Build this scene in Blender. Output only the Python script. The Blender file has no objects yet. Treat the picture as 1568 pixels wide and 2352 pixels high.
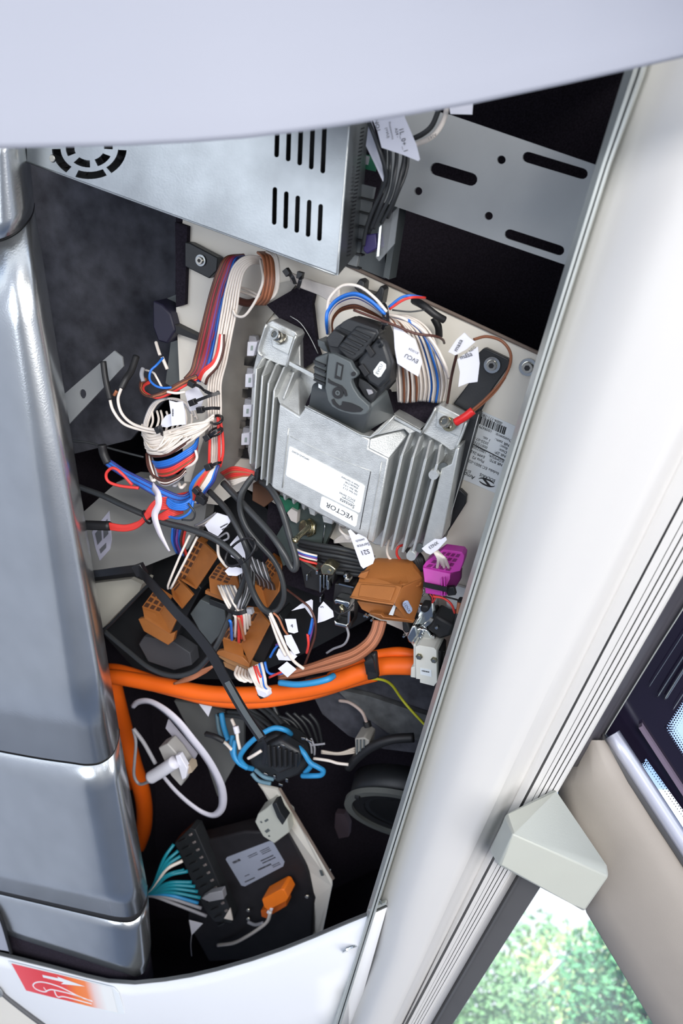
import bpy, math, random
from mathutils import Vector, Matrix
from mathutils.geometry import tessellate_polygon
random.seed(7)
C = bpy.context.scene.collection
# ---------------------------------------------------------------- camera
F = 1825.0                       # focal length in pixels of the 1568 x 2352 frame
PITCH = math.radians(32)
CAM = Vector((0, 0, 1.55))
cd = bpy.data.cameras.new('camera'); cam = bpy.data.objects.new('camera', cd); C.objects.link(cam)
cd.sensor_fit = 'VERTICAL'; cd.sensor_height = 36; cd.lens = F/2352*36
cam.location = CAM; cam.rotation_euler = (math.radians(90)+PITCH, 0, 0)
cd.clip_start = 0.02; cd.clip_end = 200
cd.dof.use_dof = True; cd.dof.focus_distance = 0.78; cd.dof.aperture_fstop = 6.3
bpy.context.scene.camera = cam
# ---------------------------------------------------------------- sky
w = bpy.data.worlds.new('sky'); bpy.context.scene.world = w; w.use_nodes = True
nt = w.node_tree; bgn = nt.nodes['Background']
tc = nt.nodes.new('ShaderNodeTexCoord'); sx = nt.nodes.new('ShaderNodeSeparateXYZ')
rp = nt.nodes.new('ShaderNodeValToRGB')
nt.links.new(tc.outputs['Generated'], sx.inputs[0]); nt.links.new(sx.outputs['Z'], rp.inputs[0])
nt.links.new(rp.outputs[0], bgn.inputs['Color'])
e = rp.color_ramp.elements
e[0].position = 0.10; e[0].color = (0.86, 0.92, 1.0, 1)
e[1].position = 1.0; e[1].color = (0.22, 0.40, 0.85, 1)
q_ = e.new(0.22); q_.color = (0.36, 0.56, 0.95, 1)
bgn.inputs['Strength'].default_value = 1.25
def area(name, loc, target, size, power, col):
    l = bpy.data.lights.new(name, 'AREA'); l.shape = 'RECTANGLE'; l.size = size[0]; l.size_y = size[1]
    l.energy = power; l.color = col
    o = bpy.data.objects.new(name, l); C.objects.link(o); o.location = loc
    o.rotation_euler = (Vector(target)-Vector(loc)).to_track_quat('-Z', 'Y').to_euler()
    return o
# added area lamps, out of view, filling in daylight from behind and beside the camera
area('right_low_fill', (1.1, -1.0, 0.6), (0.1, 0.7, 1.9), (1.5, 1.2), 31, (1.0, 0.98, 0.95))
area('left_soft_fill', (-1.5, -0.9, 0.7), (0, 0.7, 1.9), (1.2, 1.3), 14, (0.88, 0.93, 1.0))
area('frontal_fill', (0.35, -1.7, 1.0), (0.0, 0.7, 1.95), (0.9, 0.5), 30, (1.0, 0.97, 0.93))
sl_ = bpy.data.lights.new('sun', 'SUN'); sl_.energy = 6.0; sl_.angle = 0.02; sl_.color = (1.0, 0.97, 0.92)
so_ = bpy.data.objects.new('sun', sl_); C.objects.link(so_); so_.rotation_euler = (math.radians(32), 0, math.radians(-12))
vs = bpy.context.scene.view_settings
vs.view_transform = 'Standard'; vs.look = 'None'; vs.gamma = 1; vs.use_curve_mapping = False
vs.exposure = 0.34
# ---------------------------------------------------------------- pixel -> place
RC = Matrix.Rotation(math.radians(90)+PITCH, 3, 'X')
def tow(v): return CAM + RC @ Vector((v[0], -v[1], -v[2]))      # v: right, down, forward
def dirw(v): return RC @ Vector((v[0], -v[1], -v[2]))
NC = Vector((0.35, -0.35, 0.87)).normalized()                  # into the cabinet
PC = 0.82*NC.z
def dep(px, py, h=0.0):
    r = Vector(((px-784)/F, (py-1176)/F, 1)); return (PC-h)/NC.dot(r)
def W(px, py, d): return tow(Vector(((px-784)/F*d, (py-1176)/F*d, d)))
def PL(px, py, h=0.0): return W(px, py, dep(px, py, h))
NW = dirw(NC)                                                   # world direction into the cabinet
TV = -NW                                                        # towards the viewer
def mpp(px, py, h=0.0): return dep(px, py, h)/F                 # metres per pixel there
# ---------------------------------------------------------------- materials
def lin(c):
    c = c/255.0
    return c/12.92 if c <= 0.04045 else ((c+0.055)/1.055)**2.4
MATS = {}
def mat(name, rgb, rough=0.5, metal=0.0, var=0.0, vs_=40, bump=0.0, bs=200, trans=0, coat=0, alpha=None, emit=None, spec=None, stretch=None, detail=4):
    if name in MATS: return MATS[name]
    m = bpy.data.materials.new(name); m.use_nodes = True; t = m.node_tree; b = t.nodes['Principled BSDF']
    c = (lin(rgb[0]), lin(rgb[1]), lin(rgb[2]), 1)
    b.inputs['Base Color'].default_value = c; b.inputs['Roughness'].default_value = rough
    b.inputs['Metallic'].default_value = metal
    if spec is not None: b.inputs['Specular IOR Level'].default_value = spec
    if coat: b.inputs['Coat Weight'].default_value = coat; b.inputs['Coat Roughness'].default_value = 0.15
    if trans: b.inputs['Transmission Weight'].default_value = trans
    if alpha is not None: b.inputs['Alpha'].default_value = alpha
    if emit: b.inputs['Emission Color'].default_value = c; b.inputs['Emission Strength'].default_value = emit
    tcn = t.nodes.new('ShaderNodeTexCoord'); mp = t.nodes.new('ShaderNodeMapping')
    t.links.new(tcn.outputs['Object'], mp.inputs[0])
    if stretch: mp.inputs['Scale'].default_value = stretch
    n = t.nodes.new('ShaderNodeTexNoise'); n.inputs['Scale'].default_value = vs_; n.inputs['Detail'].default_value = detail
    t.links.new(mp.outputs[0], n.inputs['Vector'])
    v = var if var else 0.03
    r = t.nodes.new('ShaderNodeValToRGB'); r.color_ramp.elements[0].position = 0.3; r.color_ramp.elements[1].position = 0.7
    lo = max(0.0, 1-v); hi = 1+v
    r.color_ramp.elements[0].color = (c[0]*lo, c[1]*lo, c[2]*lo, 1); r.color_ramp.elements[1].color = (min(1, c[0]*hi), min(1, c[1]*hi), min(1, c[2]*hi), 1)
    t.links.new(n.outputs['Fac'], r.inputs[0]); t.links.new(r.outputs[0], b.inputs['Base Color'])
    if bump:
        n2 = t.nodes.new('ShaderNodeTexNoise'); n2.inputs['Scale'].default_value = bs; n2.inputs['Detail'].default_value = 3
        t.links.new(mp.outputs[0], n2.inputs['Vector'])
        bp = t.nodes.new('ShaderNodeBump'); bp.inputs['Strength'].default_value = bump; bp.inputs['Distance'].default_value = 0.0006
        t.links.new(n2.outputs['Fac'], bp.inputs['Height']); t.links.new(bp.outputs[0], b.inputs['Normal'])
    MATS[name] = m; return m
M = dict(
 lid=mat('lid_paint', (160, 163, 175), 0.5, 0, 0.01, 8, 0.08, 900),
 white=mat('white_panel', (204, 202, 200), 0.4, 0, 0.012, 6, 0.06, 900),
 lower=mat('lower_panel', (236, 237, 240), 0.32, 0, 0.01, 6),
 alu=mat('aluminium_profile', (196, 200, 196), 0.35, 0.5, 0.03, 60),
 brushed=mat('brushed_steel', (212, 215, 216), 0.26, 0.92, 0.05, 30, 0.15, 700, stretch=(1, 1, 0.15)),
 galv=mat('galvanised_sheet', (166, 170, 172), 0.36, 0.95, 0.14, 28, 0.1, 600),
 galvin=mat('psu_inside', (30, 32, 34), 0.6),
 cream=mat('cream_plate', (234, 228, 216), 0.5, 0, 0.02, 20, 0.05, 800),
 creamedge=mat('plate_edge', (120, 105, 95), 0.7, 0, 0.1, 60),
 black=mat('black_lining', (40, 36, 44), 0.95, 0, 0.3, 500, spec=0.1),
 felt=mat('grey_felt', (74, 75, 82), 0.95, 0, 0.38, 45, 0.6, 900, spec=0.1, detail=10),
 bracket=mat('grey_bracket_paint', (150, 153, 155), 0.5, 0.1, 0.04, 30, 0.1, 900),
 cast=mat('cast_aluminium', (208, 210, 209), 0.42, 0.6, 0.12, 90, 0.35, 900),
 castlight=mat('machined_aluminium', (215, 217, 214), 0.35, 0.7, 0.05, 200, 0.2, 900),
 plas=mat('black_plastic', (38, 40, 43), 0.45, 0, 0.12, 60, 0.15, 900),
 plasg=mat('dark_grey_plastic', (84, 90, 92), 0.5, 0, 0.05, 60, 0.2, 1200),
 rubber=mat('black_rubber', (30, 30, 32), 0.5, 0, 0.1, 60),
 cable=mat('black_cable', (52, 54, 56), 0.38, 0, 0.08, 60),
 tie=mat('tie_nylon', (26, 26, 29), 0.4),
 brown=mat('brown_connector', (158, 98, 48), 0.5, 0, 0.05, 80, 0.15, 900),
 browndk=mat('brown_cavity', (70, 40, 22), 0.7),
 magenta=mat('magenta_connector', (190, 60, 165), 0.42, 0, 0.05, 80),
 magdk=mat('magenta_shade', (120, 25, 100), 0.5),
 orange=mat('orange_cable', (255, 108, 18), 0.5, 0, 0.04, 30, 0.1, 300),
 orangec=mat('orange_plug', (240, 120, 20), 0.5),
 wwhite=mat('white_wire', (232, 222, 212), 0.45, 0, 0.04, 120),
 wbrown=mat('brown_wire', (128, 76, 48), 0.45),
 wdbrown=mat('dark_brown_wire', (84, 50, 42), 0.45),
 wcopper=mat('tan_wire', (176, 112, 80), 0.45),
 wred=mat('red_wire', (222, 62, 56), 0.42),
 wblue=mat('blue_wire', (40, 112, 205), 0.42),
 wdblue=mat('navy_wire', (50, 60, 130), 0.42),
 wdred=mat('dark_red_wire', (150, 44, 54), 0.45),
 wpurple=mat('violet_wire', (110, 66, 140), 0.42),
 wteal=mat('teal_wire', (24, 132, 150), 0.45),
 wlblue=mat('light_blue_cable', (46, 140, 195), 0.45),
 wyel=mat('yellow_wire', (190, 190, 50), 0.5),
 wgrey=mat('grey_cable', (150, 150, 156), 0.5),
 label=mat('label_paper', (226, 226, 236), 0.5),
 labelw=mat('white_sticker', (236, 240, 242), 0.35),
 labelg=mat('grey_blue_sticker', (150, 156, 172), 0.45),
 ink=mat('print_ink', (28, 28, 32), 0.6),
 screw=mat('nickel_screw', (205, 200, 188), 0.22, 1.0),
 chrome=mat('bright_reflection_strip', (215, 218, 216), 0.16, 1.0),
 brass=mat('worn_nickel', (190, 182, 150), 0.25, 1.0, 0.2, 300),
 ivory=mat('ivory_plastic', (226, 224, 214), 0.45),
 taupe=mat('taupe_trim', (152, 145, 138), 0.6, 0, 0.02, 30, 0.2, 900),
 sage=mat('bracket_cap_plastic', (180, 182, 173), 0.5, 0, 0.01, 30, 0.15, 900),
 seal=mat('window_rubber', (84, 84, 86), 0.55),
 frit=mat('black_frit', (26, 22, 38), 0.12, 0, 0.02, 30, coat=0.5),
 green=mat('circuit_board_green', (30, 104, 76), 0.5),
 redp=mat('red_terminal_sleeve', (214, 40, 40), 0.3),
 clear=mat('clear_plastic_film', (225, 230, 235), 0.12, 0, trans=0.0, alpha=0.12),
 grille=mat('dark_grille', (48, 48, 50), 0.6, 0, 0.2, 300, 0.3, 600),
 sticker_red=mat('sticker_red', (236, 76, 88), 0.4),
 ghost=mat('ghost', (200, 200, 200), 0.5),
)
# ---------------------------------------------------------------- building
def link(me, name, parent=None, m=None, smooth=False):
    o = bpy.data.objects.new(name, me); C.objects.link(o)
    if m is not None and not me.materials: me.materials.append(m)
    if parent is not None: o.parent = parent; o.matrix_parent_inverse = Matrix.Translation(-parent.location)
    if smooth: me.polygons.foreach_set('use_smooth', [True]*len(me.polygons))
    return o
def mesh(name, vs_, fs, m, parent=None, smooth=False, bev=0, mats=None, midx=None):
    me = bpy.data.meshes.new(name); me.from_pydata([tuple(v) for v in vs_], [], fs)
    if mats:
        for k in mats: me.materials.append(k)
    if midx:
        for p, i in zip(me.polygons, midx): p.material_index = i
    o = link(me, name, parent, m, smooth)
    import bmesh
    bm = bmesh.new(); bm.from_mesh(me); bmesh.ops.recalc_face_normals(bm, faces=bm.faces); bm.to_mesh(me); bm.free()
    if bev:
        b = o.modifiers.new('b', 'BEVEL'); b.width = bev; b.segments = 2; b.limit_method = 'ANGLE'; b.angle_limit = 0.6
        for p in me.polygons: p.use_smooth = True
        try: me.set_sharp_from_angle(angle=0.6)
        except Exception: pass
    return o
def tag(o, label=None, cat=None, group=None, kind=None):
    if label: o['label'] = label
    if cat: o['category'] = cat
    if group: o['group'] = group
    if kind: o['kind'] = kind
    return o
def thing(name, loc, label=None, cat=None, group=None, kind=None):
    o = bpy.data.objects.new(name, None); C.objects.link(o); o.location = loc; o.empty_display_size = 0.01
    return tag(o, label, cat, group, kind)
class MB:
    def __init__(s): s.v = []; s.f = []; s.mi = []
    def add(s, v, f, mi=0):
        n = len(s.v); s.v += [Vector(x) for x in v]; s.f += [tuple(i+n for i in q) for q in f]; s.mi += [mi]*len(f)
    def prism(s, front, back, mi=0):
        n = len(front)
        s.add(list(front)+list(back), [tuple(range(n)), tuple(range(2*n-1, n-1, -1))]+[(i, i+n, (i+1) % n+n, (i+1) % n) for i in range(n)], mi)
    def build(s, name, m, parent=None, smooth=False, bev=0, mats=None):
        return mesh(name, s.v, s.f, m, parent, smooth, bev, mats, s.mi if mats else None)
# polygon in photo coordinates on the plate plane, thickness from h0 (back) to h1 (front)
def slab(name, pts, h0, h1, m, parent=None, bev=0, holes=None, smooth=False):
    ring = [PL(x, y, h1) for x, y in pts]
    if not holes:
        b = MB(); b.prism(ring, [p+NW*(h1-h0) for p in ring]); return b.build(name, m, parent, smooth, bev)
    loops = [ring]+[[PL(x, y, h1) for x, y in hh] for hh in holes]
    # flatten to 2d for tessellation
    o0 = ring[0]; ex = (ring[1]-ring[0]).normalized(); ey = NW.cross(ex).normalized()
    l2 = [[Vector(((p-o0).dot(ex), (p-o0).dot(ey), 0)) for p in L] for L in loops]
    tris = tessellate_polygon(l2)
    flat = [p for L in loops for p in L]; n = len(flat)
    vs_ = flat+[p+NW*(h1-h0) for p in flat]
    fs = [tuple(t) for t in tris]+[tuple(i+n for i in reversed(t)) for t in tris]
    k = 0
    for L in loops:
        c = len(L)
        for i in range(c): a, b_ = k+i, k+(i+1) % c; fs.append((a, a+n, b_+n, b_))
        k += c
    return mesh(name, vs_, fs, m, parent)
# general solid from photo points with own heights: front ring list of (x,y,h); thickness t metres
def plate(name, pts, t, m, parent=None, bev=0, smooth=False):
    ring = [PL(*p) for p in pts]; b = MB(); b.prism(ring, [p+NW*t for p in ring]); return b.build(name, m, parent, smooth, bev)
def loft(name, rows, m, parent=None, smooth=True, thick=0.0, closed=False):
    nc = len(rows[0]); vs_ = [v for r in rows for v in r]; fs = []
    for i in range(len(rows)-1):
        for j in range(nc-1 if not closed else nc):
            a = i*nc+j; b = i*nc+(j+1) % nc; fs.append((a, b, b+nc, a+nc))
    o = mesh(name, vs_, fs, m, parent, smooth)
    if thick:
        s = o.modifiers.new('s', 'SOLIDIFY'); s.thickness = thick; s.offset = 0
    return o
def crom(pts, n=8):
    P = [Vector(p) for p in pts]
    if len(P) < 3: return [P[0].lerp(P[-1], i/n) for i in range(n+1)]
    P = [P[0]*2-P[1]]+P+[P[-1]*2-P[-2]]; out = []
    for i in range(1, len(P)-2):
        for k in range(n):
            t = k/n; a, b, c, d = P[i-1], P[i], P[i+1], P[i+2]
            out.append(0.5*((2*b)+(c-a)*t+(2*a-5*b+4*c-d)*t*t+(3*b-a-3*c+d)*t**3))
    out.append(P[-2]); return out
def sweep(path, rad, segs=7, caps=True, aspect=None, up=None):
    """path of world points, rad number or list -> verts, faces"""
    n = len(path); vs_ = []; fs = []
    t0 = (path[1]-path[0]).normalized()
    u = (up or Vector((0.31, 0.2, 0.9))); u = (u-t0*u.dot(t0)).normalized()
    for i in range(n):
        t = (path[min(i+1, n-1)]-path[max(i-1, 0)])
        t = t.normalized() if t.length > 1e-9 else t0
        if up is not None: u = up
        u = u-t*u.dot(t); u = u.normalized() if u.length > 1e-6 else t.orthogonal().normalized()
        v = t.cross(u); r = rad[i] if isinstance(rad, (list, tuple)) else rad
        for k in range(segs):
            a = 2*math.pi*(k+(0.5 if aspect and segs == 4 else 0))/segs
            vs_.append(path[i]+u*(math.cos(a)*r*(aspect or 1))+v*(math.sin(a)*r))
    for i in range(n-1):
        for k in range(segs):
            a = i*segs+k; b = i*segs+(k+1) % segs; fs.append((a, b, b+segs, a+segs))
    if caps: fs.append(tuple(range(segs-1, -1, -1))); fs.append(tuple((n-1)*segs+k for k in range(segs)))
    return vs_, fs
def tube(name, pts, rpx, m, parent=None, segs=8, n=8, raw=False):
    """pts: photo points (x, y, h); rpx radius in photo pixels"""
    w_ = [p if raw else PL(*p) for p in pts]
    q = pts[len(pts)//2]; r = rpx if raw else rpx*mpp(*q)
    v, f = sweep(crom(w_, n), r, segs)
    return mesh(name, v, f, m, parent, True)
def strap(name, pts, wpx, tpx, m, parent=None, n=8, up=None):
    w_ = [PL(*p) for p in pts]; s = mpp(*pts[0])
    v, f = sweep(crom(w_, n), wpx*s*0.7071, 4, True, tpx/wpx, up=up or TV)
    return mesh(name, v, f, m, parent)
def bundle(parent, pts, cols, spread, rpx, name='wire', twist=0.35, n=6, segs=6, jit=0.5, flat=0.6):
    """several wires running along one centre line; every wire is a mesh of its own"""
    base = [PL(*p) for p in pts]; k = len(cols)
    for i, c in enumerate(cols):
        a = 2.399*i+random.uniform(-.3, .3); rr = spread*math.sqrt((i+0.5)/k)
        q = []
        for j, (p, b) in enumerate(zip(pts, base)):
            s = mpp(*p); t = (base[min(j+1, len(base)-1)]-base[max(j-1, 0)]).normalized()
            sp = p[3] if False else 1
            side = t.cross(NW).normalized(); aa = a+twist*j
            q.append(b+side*(math.cos(aa)*rr*s+random.uniform(-jit, jit)*s*rpx)+TV*(math.sin(aa)*rr*flat*s))
        v, f = sweep(crom(q, n), rpx*mpp(*pts[len(pts)//2]), segs)
        mesh(name, v, f, M[c], parent, True)
def fan(parent, A, B, cols, rpx, mid=None, wA=10, wB=10, name='wire', bend=0, n=6, hj=0.003):
    """wires spreading from photo segment A (x,y,h,angle) to B with widths"""
    k = len(cols)
    for i, c in enumerate(cols):
        t = (i/(k-1)-0.5) if k > 1 else 0
        pts = []
        for P, wd in [(A, wA)]+([(m_, m_[4]) for m_ in mid] if mid else [])+[(B, wB)]:
            ang = math.radians(P[3]); pts.append((P[0]+math.cos(ang)*t*wd+random.uniform(-.7, .7), P[1]+math.sin(ang)*t*wd+random.uniform(-.7, .7), P[2]+random.uniform(-hj, hj)))
        tube(name, pts, rpx, M[c], parent, 6, n)
class Fr:
    """local frame standing on the plate: x along photo direction, y across (down), z to the viewer; unit = one photo pixel there"""
    def __init__(s, px, py, h, ang, tx=0, ty=0, sc=1.0):
        s.o = PL(px, py, h); s.u = mpp(px, py, h)*sc
        a = math.radians(ang); q = PL(px+20*math.cos(a), py+20*math.sin(a), h)
        s.z = TV.copy(); s.x = (q-s.o).normalized(); s.y = -s.z.cross(s.x)
        if s.y.dot(dirw((0, 1, 0))) < 0 and abs(ang) < 90: s.y = -s.y
        if tx: R = Matrix.Rotation(math.radians(tx), 3, s.x); s.y = R @ s.y; s.z = R @ s.z
        if ty: R = Matrix.Rotation(math.radians(ty), 3, s.y); s.x = R @ s.x; s.z = R @ s.z
    def p(s, x, y, z=0): return s.o+(s.x*x+s.y*y+s.z*z)*s.u
    def box(s, b, x0, y0, z0, x1, y1, z1, mi=0):
        fr = [s.p(x0, y0, z1), s.p(x1, y0, z1), s.p(x1, y1, z1), s.p(x0, y1, z1)]
        bk = [s.p(x0, y0, z0), s.p(x1, y0, z0), s.p(x1, y1, z0), s.p(x0, y1, z0)]
        b.prism(fr, bk, mi)
    def bx(s, name, x0, y0, z0, x1, y1, z1, m, parent=None, bev=0):
        b = MB(); s.box(b, x0, y0, z0, x1, y1, z1); return b.build(name, m, parent, bev=bev*s.u)
    def poly(s, name, pts, z0, z1, m, parent=None, bev=0):
        b = MB(); b.prism([s.p(x, y, z1) for x, y in pts], [s.p(x, y, z0) for x, y in pts]); return b.build(name, m, parent, bev=bev*s.u)
    def cyl(s, name, x, y, z0, z1, r, m, parent=None, n=20, r2=None, smooth=True, mbo=None):
        b = mbo or MB(); r2 = r if r2 is None else r2
        fr = [s.p(x+r2*math.cos(2*math.pi*k/n), y+r2*math.sin(2*math.pi*k/n), z1) for k in range(n)]
        bk = [s.p(x+r*math.cos(2*math.pi*k/n), y+r*math.sin(2*math.pi*k/n), z0) for k in range(n)]
        b.prism(fr, bk)
        if mbo is None:
            o = b.build(name, m, parent, bev=0)
            for p in o.data.polygons: p.use_smooth = len(p.vertices) == 4
            return o
    def ring(s, name, x, y, z0, z1, r0, r1, m, parent=None, n=24):
        vs_ = []; fs = []
        for k in range(n):
            a = 2*math.pi*k/n; c_, s_ = math.cos(a), math.sin(a)
            vs_ += [s.p(x+r1*c_, y+r1*s_, z0), s.p(x+r1*c_, y+r1*s_, z1), s.p(x+r0*c_, y+r0*s_, z1), s.p(x+r0*c_, y+r0*s_, z0)]
        for k in range(n):
            a = 4*k; b = 4*((k+1) % n)
            for j in range(4): fs.append((a+j, a+(j+1) % 4, b+(j+1) % 4, b+j))
        return mesh(name, vs_, fs, m, parent)
def text(name, s, fr, x, y, z, size, m, parent=None, ang=0, flip=True, align='CENTER', sx=1.0):
    """printed text on a frame; flip turns it upside down as it stands in the place"""
    cu = bpy.data.curves.new(name, 'FONT'); cu.body = s; cu.size = size*fr.u; cu.align_x = align; cu.align_y = 'CENTER'; cu.resolution_u = 2
    o = bpy.data.objects.new(name, cu); C.objects.link(o)
    ex, ey = fr.x, -fr.y
    if flip: ex, ey = -ex, -ey
    a = math.radians(ang); ex, ey = ex*math.cos(a)+ey*math.sin(a), ey*math.cos(a)-ex*math.sin(a)
    ez = ex.cross(ey)
    me = bpy.data.meshes.new_from_object(o.evaluated_get(bpy.context.evaluated_depsgraph_get()))
    bpy.data.objects.remove(o)
    Mx = Matrix((( ex.x*sx, ey.x, ez.x, 0), (ex.y*sx, ey.y, ez.y, 0), (ex.z*sx, ey.z, ez.z, 0), (0, 0, 0, 1)))
    Mx = Matrix.Translation(fr.p(x, y, z)) @ Mx
    me.transform(Mx); me.materials.clear(); me.materials.append(m)
    return link(me, name, parent)
def code(parent, fr, x, y, z, s, name='printed_code'):
    """small block of printed specks"""
    b = MB(); r = random.Random(int(x*7+y)); n = 7; c = s/n
    for i in range(n):
        for j in range(n):
            if r.random() < .5 or i == 0 or j == 0:
                b.add([fr.p(x+i*c, y+j*c, z), fr.p(x+(i+1)*c, y+j*c, z), fr.p(x+(i+1)*c, y+(j+1)*c, z), fr.p(x+i*c, y+(j+1)*c, z)], [(0, 1, 2, 3)])
    return b.build(name, M['ink'], parent)

def bars(name, fr, x, y, z, w_, h_, par, ang=0, rows=1, gap=2.2):
    """fine print too small to read: short broken ink dashes"""
    b = MB(); r = random.Random(int(w_*10+y)); a = math.radians(ang); c, s_ = math.cos(a), math.sin(a)
    for k in range(rows):
        u = -w_/2
        while u < w_/2:
            L = r.uniform(1.2, 3.2); v = k*h_*gap
            b.add([fr.p(x+p*c-q*s_, y+p*s_+q*c, z) for p, q in [(u, v), (u+L, v), (u+L, v+h_), (u, v+h_)]], [(0, 1, 2, 3)]); u += L+r.uniform(.5, 1.2)
    return b.build(name, M['ink'], par)
# ================================================================ THE SHELL
def E(y): return 1432-.307*(y-172)
def S(y): return 1485-.492*(y-1200)
def G(y): return 1539-.526*(y-1200)
def R_(y): return 1568-.5764*(y-1318)
def sc(y): return (47 if y < 172 else 47-13*(y-172)/206 if y < 378 else 34-8*(y-378)/790 if y < 1168 else 26-4*(y-1168)/900)/34
ys = [-60, 60, 172, 275, 378, 500, 610, 720, 816, 900, 1030, 1168, 1330, 1500, 1650, 1806, 1930, 2067, 2200, 2352, 2480]
wall = thing('wall_right', PL(1300, 1400, .12), None, None, None, 'structure')
rows = []
for y in ys:
    k = sc(y); x = E(y)
    rows.append([PL(x+dx*k, y, h) for dx, h in [(3, .02), (0, .112), (0.5, .118), (13, .128), (14, .131), (20, .131), (21.5, .124), (25, .124), (26, .131), (31, .131), (33, .120), (35, .109)]])
loft('edge_profile', rows, M['alu'], wall, smooth=False, thick=0.0006)
rows = []
for y in ys:
    k = sc(y); x0 = E(y)+34*k if y < 2075 else 887-.331*(y-2083); x1 = S(y); wd = x1-x0
    row = [PL(x0, y, .1095)]
    for t in [0.03, .08, .14, .22, .32, .45, .6, .75, .86]:
        row.append(PL(x0+wd*t, y, .110+.035*math.sin(min(1, t/.5)*math.pi/2)))
    q = min(26, wd*.1)
    for dx, h in [(-q*1.4, .1445), (-q*.9, .140), (-q*.3, .128), (q*.15, .1215), (q*.4, .1205)]: row.append(PL(x1+dx, y, h))
    rows.append(row)
loft('pillar_cover', rows, M['white'], wall, thick=0.0006)
rows = []
for y in [-60, 600, 1100, 1318, 1500, 1665, 1846, 2000, 2150, 2352, 2480]:
    s, g, r = S(y)+8, G(y), R_(y); wd = r-g
    c = [(s, .1205), (g-4, .124), (g-3, .114), (g+3, .114), (g+4, .124), (g+wd*.26, .124)]
    for k in range(4):
        a = g+wd*(.28+.18*k); c += [(a, .118), (a+wd*.02, .124), (a+wd*.14, .124), (a+wd*.15, .118)]
    c += [(r, .118), (r+1, .09)]
    rows.append([PL(x, y, h) for x, h in c])
loft('ribbed_strip', rows, M['white'], wall, smooth=False, thick=0.0006)
# lower continuation beside the small window: pale strip, gasket, dark frame
w1 = thing('window_1', PL(1200, 2200, .06), None, None, None, 'structure')
def Wd(y): return 1160-.64*(y-2160)
rows = []
for y in [1990, 2060, 2160, 2260, 2352, 2480]:
    r = R_(y); g = 991-.575*(y-2352); a = Wd(y)
    rows.append([PL(x, y, h) for x, h in [(r-2, .117), (r+2, .112), (g-3, .10)]])
loft('inner_lip', rows, M['white'], w1, thick=.001)
rows = []
for y in [1960, 2060, 2160, 2260, 2352, 2480]:
    g = 991-.575*(y-2352); a = Wd(y)
    rows.append([PL(x, y, h) for x, h in [(g-6, .09), (g, .098), (g+5, .10), (g+10, .095), (g+11, .09), (a, .088), (a+1, .06)]])
loft('window_frame', rows, M['seal'], w1, smooth=False, thick=.001)
# taupe pillar between the two windows
w2 = thing('window_2', PL(1500, 1700, .06), None, None, None, 'structure')
pil = thing('wall_front', PL(1450, 2050, .05), None, None, None, 'structure')
rows = []
for t in [0, .15, .3, .45, .6, .75, .9, 1.0, 1.15]:
    a = (1284+(1345-1284)*min(1, t/.5) if False else 0)
    # left edge follows strip then window; right edge follows the seal
    y = 1700+t*660
    xl = 1330-.56*(y-1712) if y < 1830 else (1264+(y-1830)*.31 if y < 2092 else 1345+(y-2092)*.596)
    xr = 1392+(y-1700)*.655
    xl = min(xl, xr-6)
    wd = xr-xl
    rows.append([PL(xl, y, .03), PL(xl+2, y, .06), PL(xl+wd*.2, y, .066), PL(xl+wd*.45, y, .070), PL(xl+wd*.7, y, .068), PL(xl+wd*.9, y, .06), PL(xr, y, .045)])
loft('pillar_trim', rows, M['taupe'], pil, thick=.001)
rows = []
for y in [1700, 1760, 1820, 1900, 2000, 2100, 2250]:
    x = 1392+(y-1700)*.655-3
    rows.append([PL(x-4, y, .052), PL(x+6, y-6, .062), PL(x+16, y-12, .066), PL(x+26, y-18, .060), PL(x+32, y-22, .05)])
loft('bright_bead', rows, mat('satin_bead', (205, 208, 224), 0.3, 0.3), pil, thick=.001)
rows = []
for t in [-.02, .2, .4, .6, .8, 1, 1.3]:
    x = 1388+(1568-1388)*t; y = 1688+(1945-1688)*t
    rows.append([PL(x-8, y+38+12*t, .046), PL(x-2, y+26+8*t, .058), PL(x-1, y+3, .058), PL(x+3, y, .05), PL(x+4, y, .03)])
loft('window_seal', rows, M['seal'], w2, thick=.001)
# upper window: dark frame, glass band with dotted border, sky beyond
rows = []
for y in [900, 1100, 1318, 1450, 1560, 1640, 1700, 1760]:
    r = R_(y); d = 1568-(y-1398)*.62
    rows.append([PL(r-6, y, .08), PL(r+4, y, .075), PL(r+(d-r)*.5, y, .06), PL(d-5, y, .055), PL(d, y, .058)])
loft('upper_frame', rows, mat('charcoal_frame', (66, 64, 70), 0.4), w2, thick=.001)
tube('trim_bead', [(1660, 1250, .06), (1568, 1398, .06), (1500, 1505, .06), (1400, 1668, .06), (1389, 1688, .055)], 1.6, M['alu'], w2)
hA = [(1576, 1662), (1640, 1560), (1800, 1400), (1900, 1700), (1700, 1900), (1640, 1850), (1530, 1695), (1527, 1676), (1545, 1655)]
hA = [(1527, 1672), (1600, 1560), (1760, 1560), (1900, 1900), (1700, 1940)]
hB = [(1483, 1742), (1455, 1780), (1560, 1935), (1700, 2130), (1760, 2100), (1600, 1905)]
slab('frit_band', [(1388, 1688), (1900, 860), (2000, 2400), (1860, 2400)], .022, .026, M['frit'], w2, holes=[hA, hB])
slab('glass_pane', [(1400, 1690), (1900, 900), (1980, 2350), (1860, 2350)], .016, .018, mat('window_glass', (235, 240, 245), 0.02, 0, alpha=0.12), w2)
b = MB(); fw = Fr(1540, 1700, .027, 0)
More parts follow.
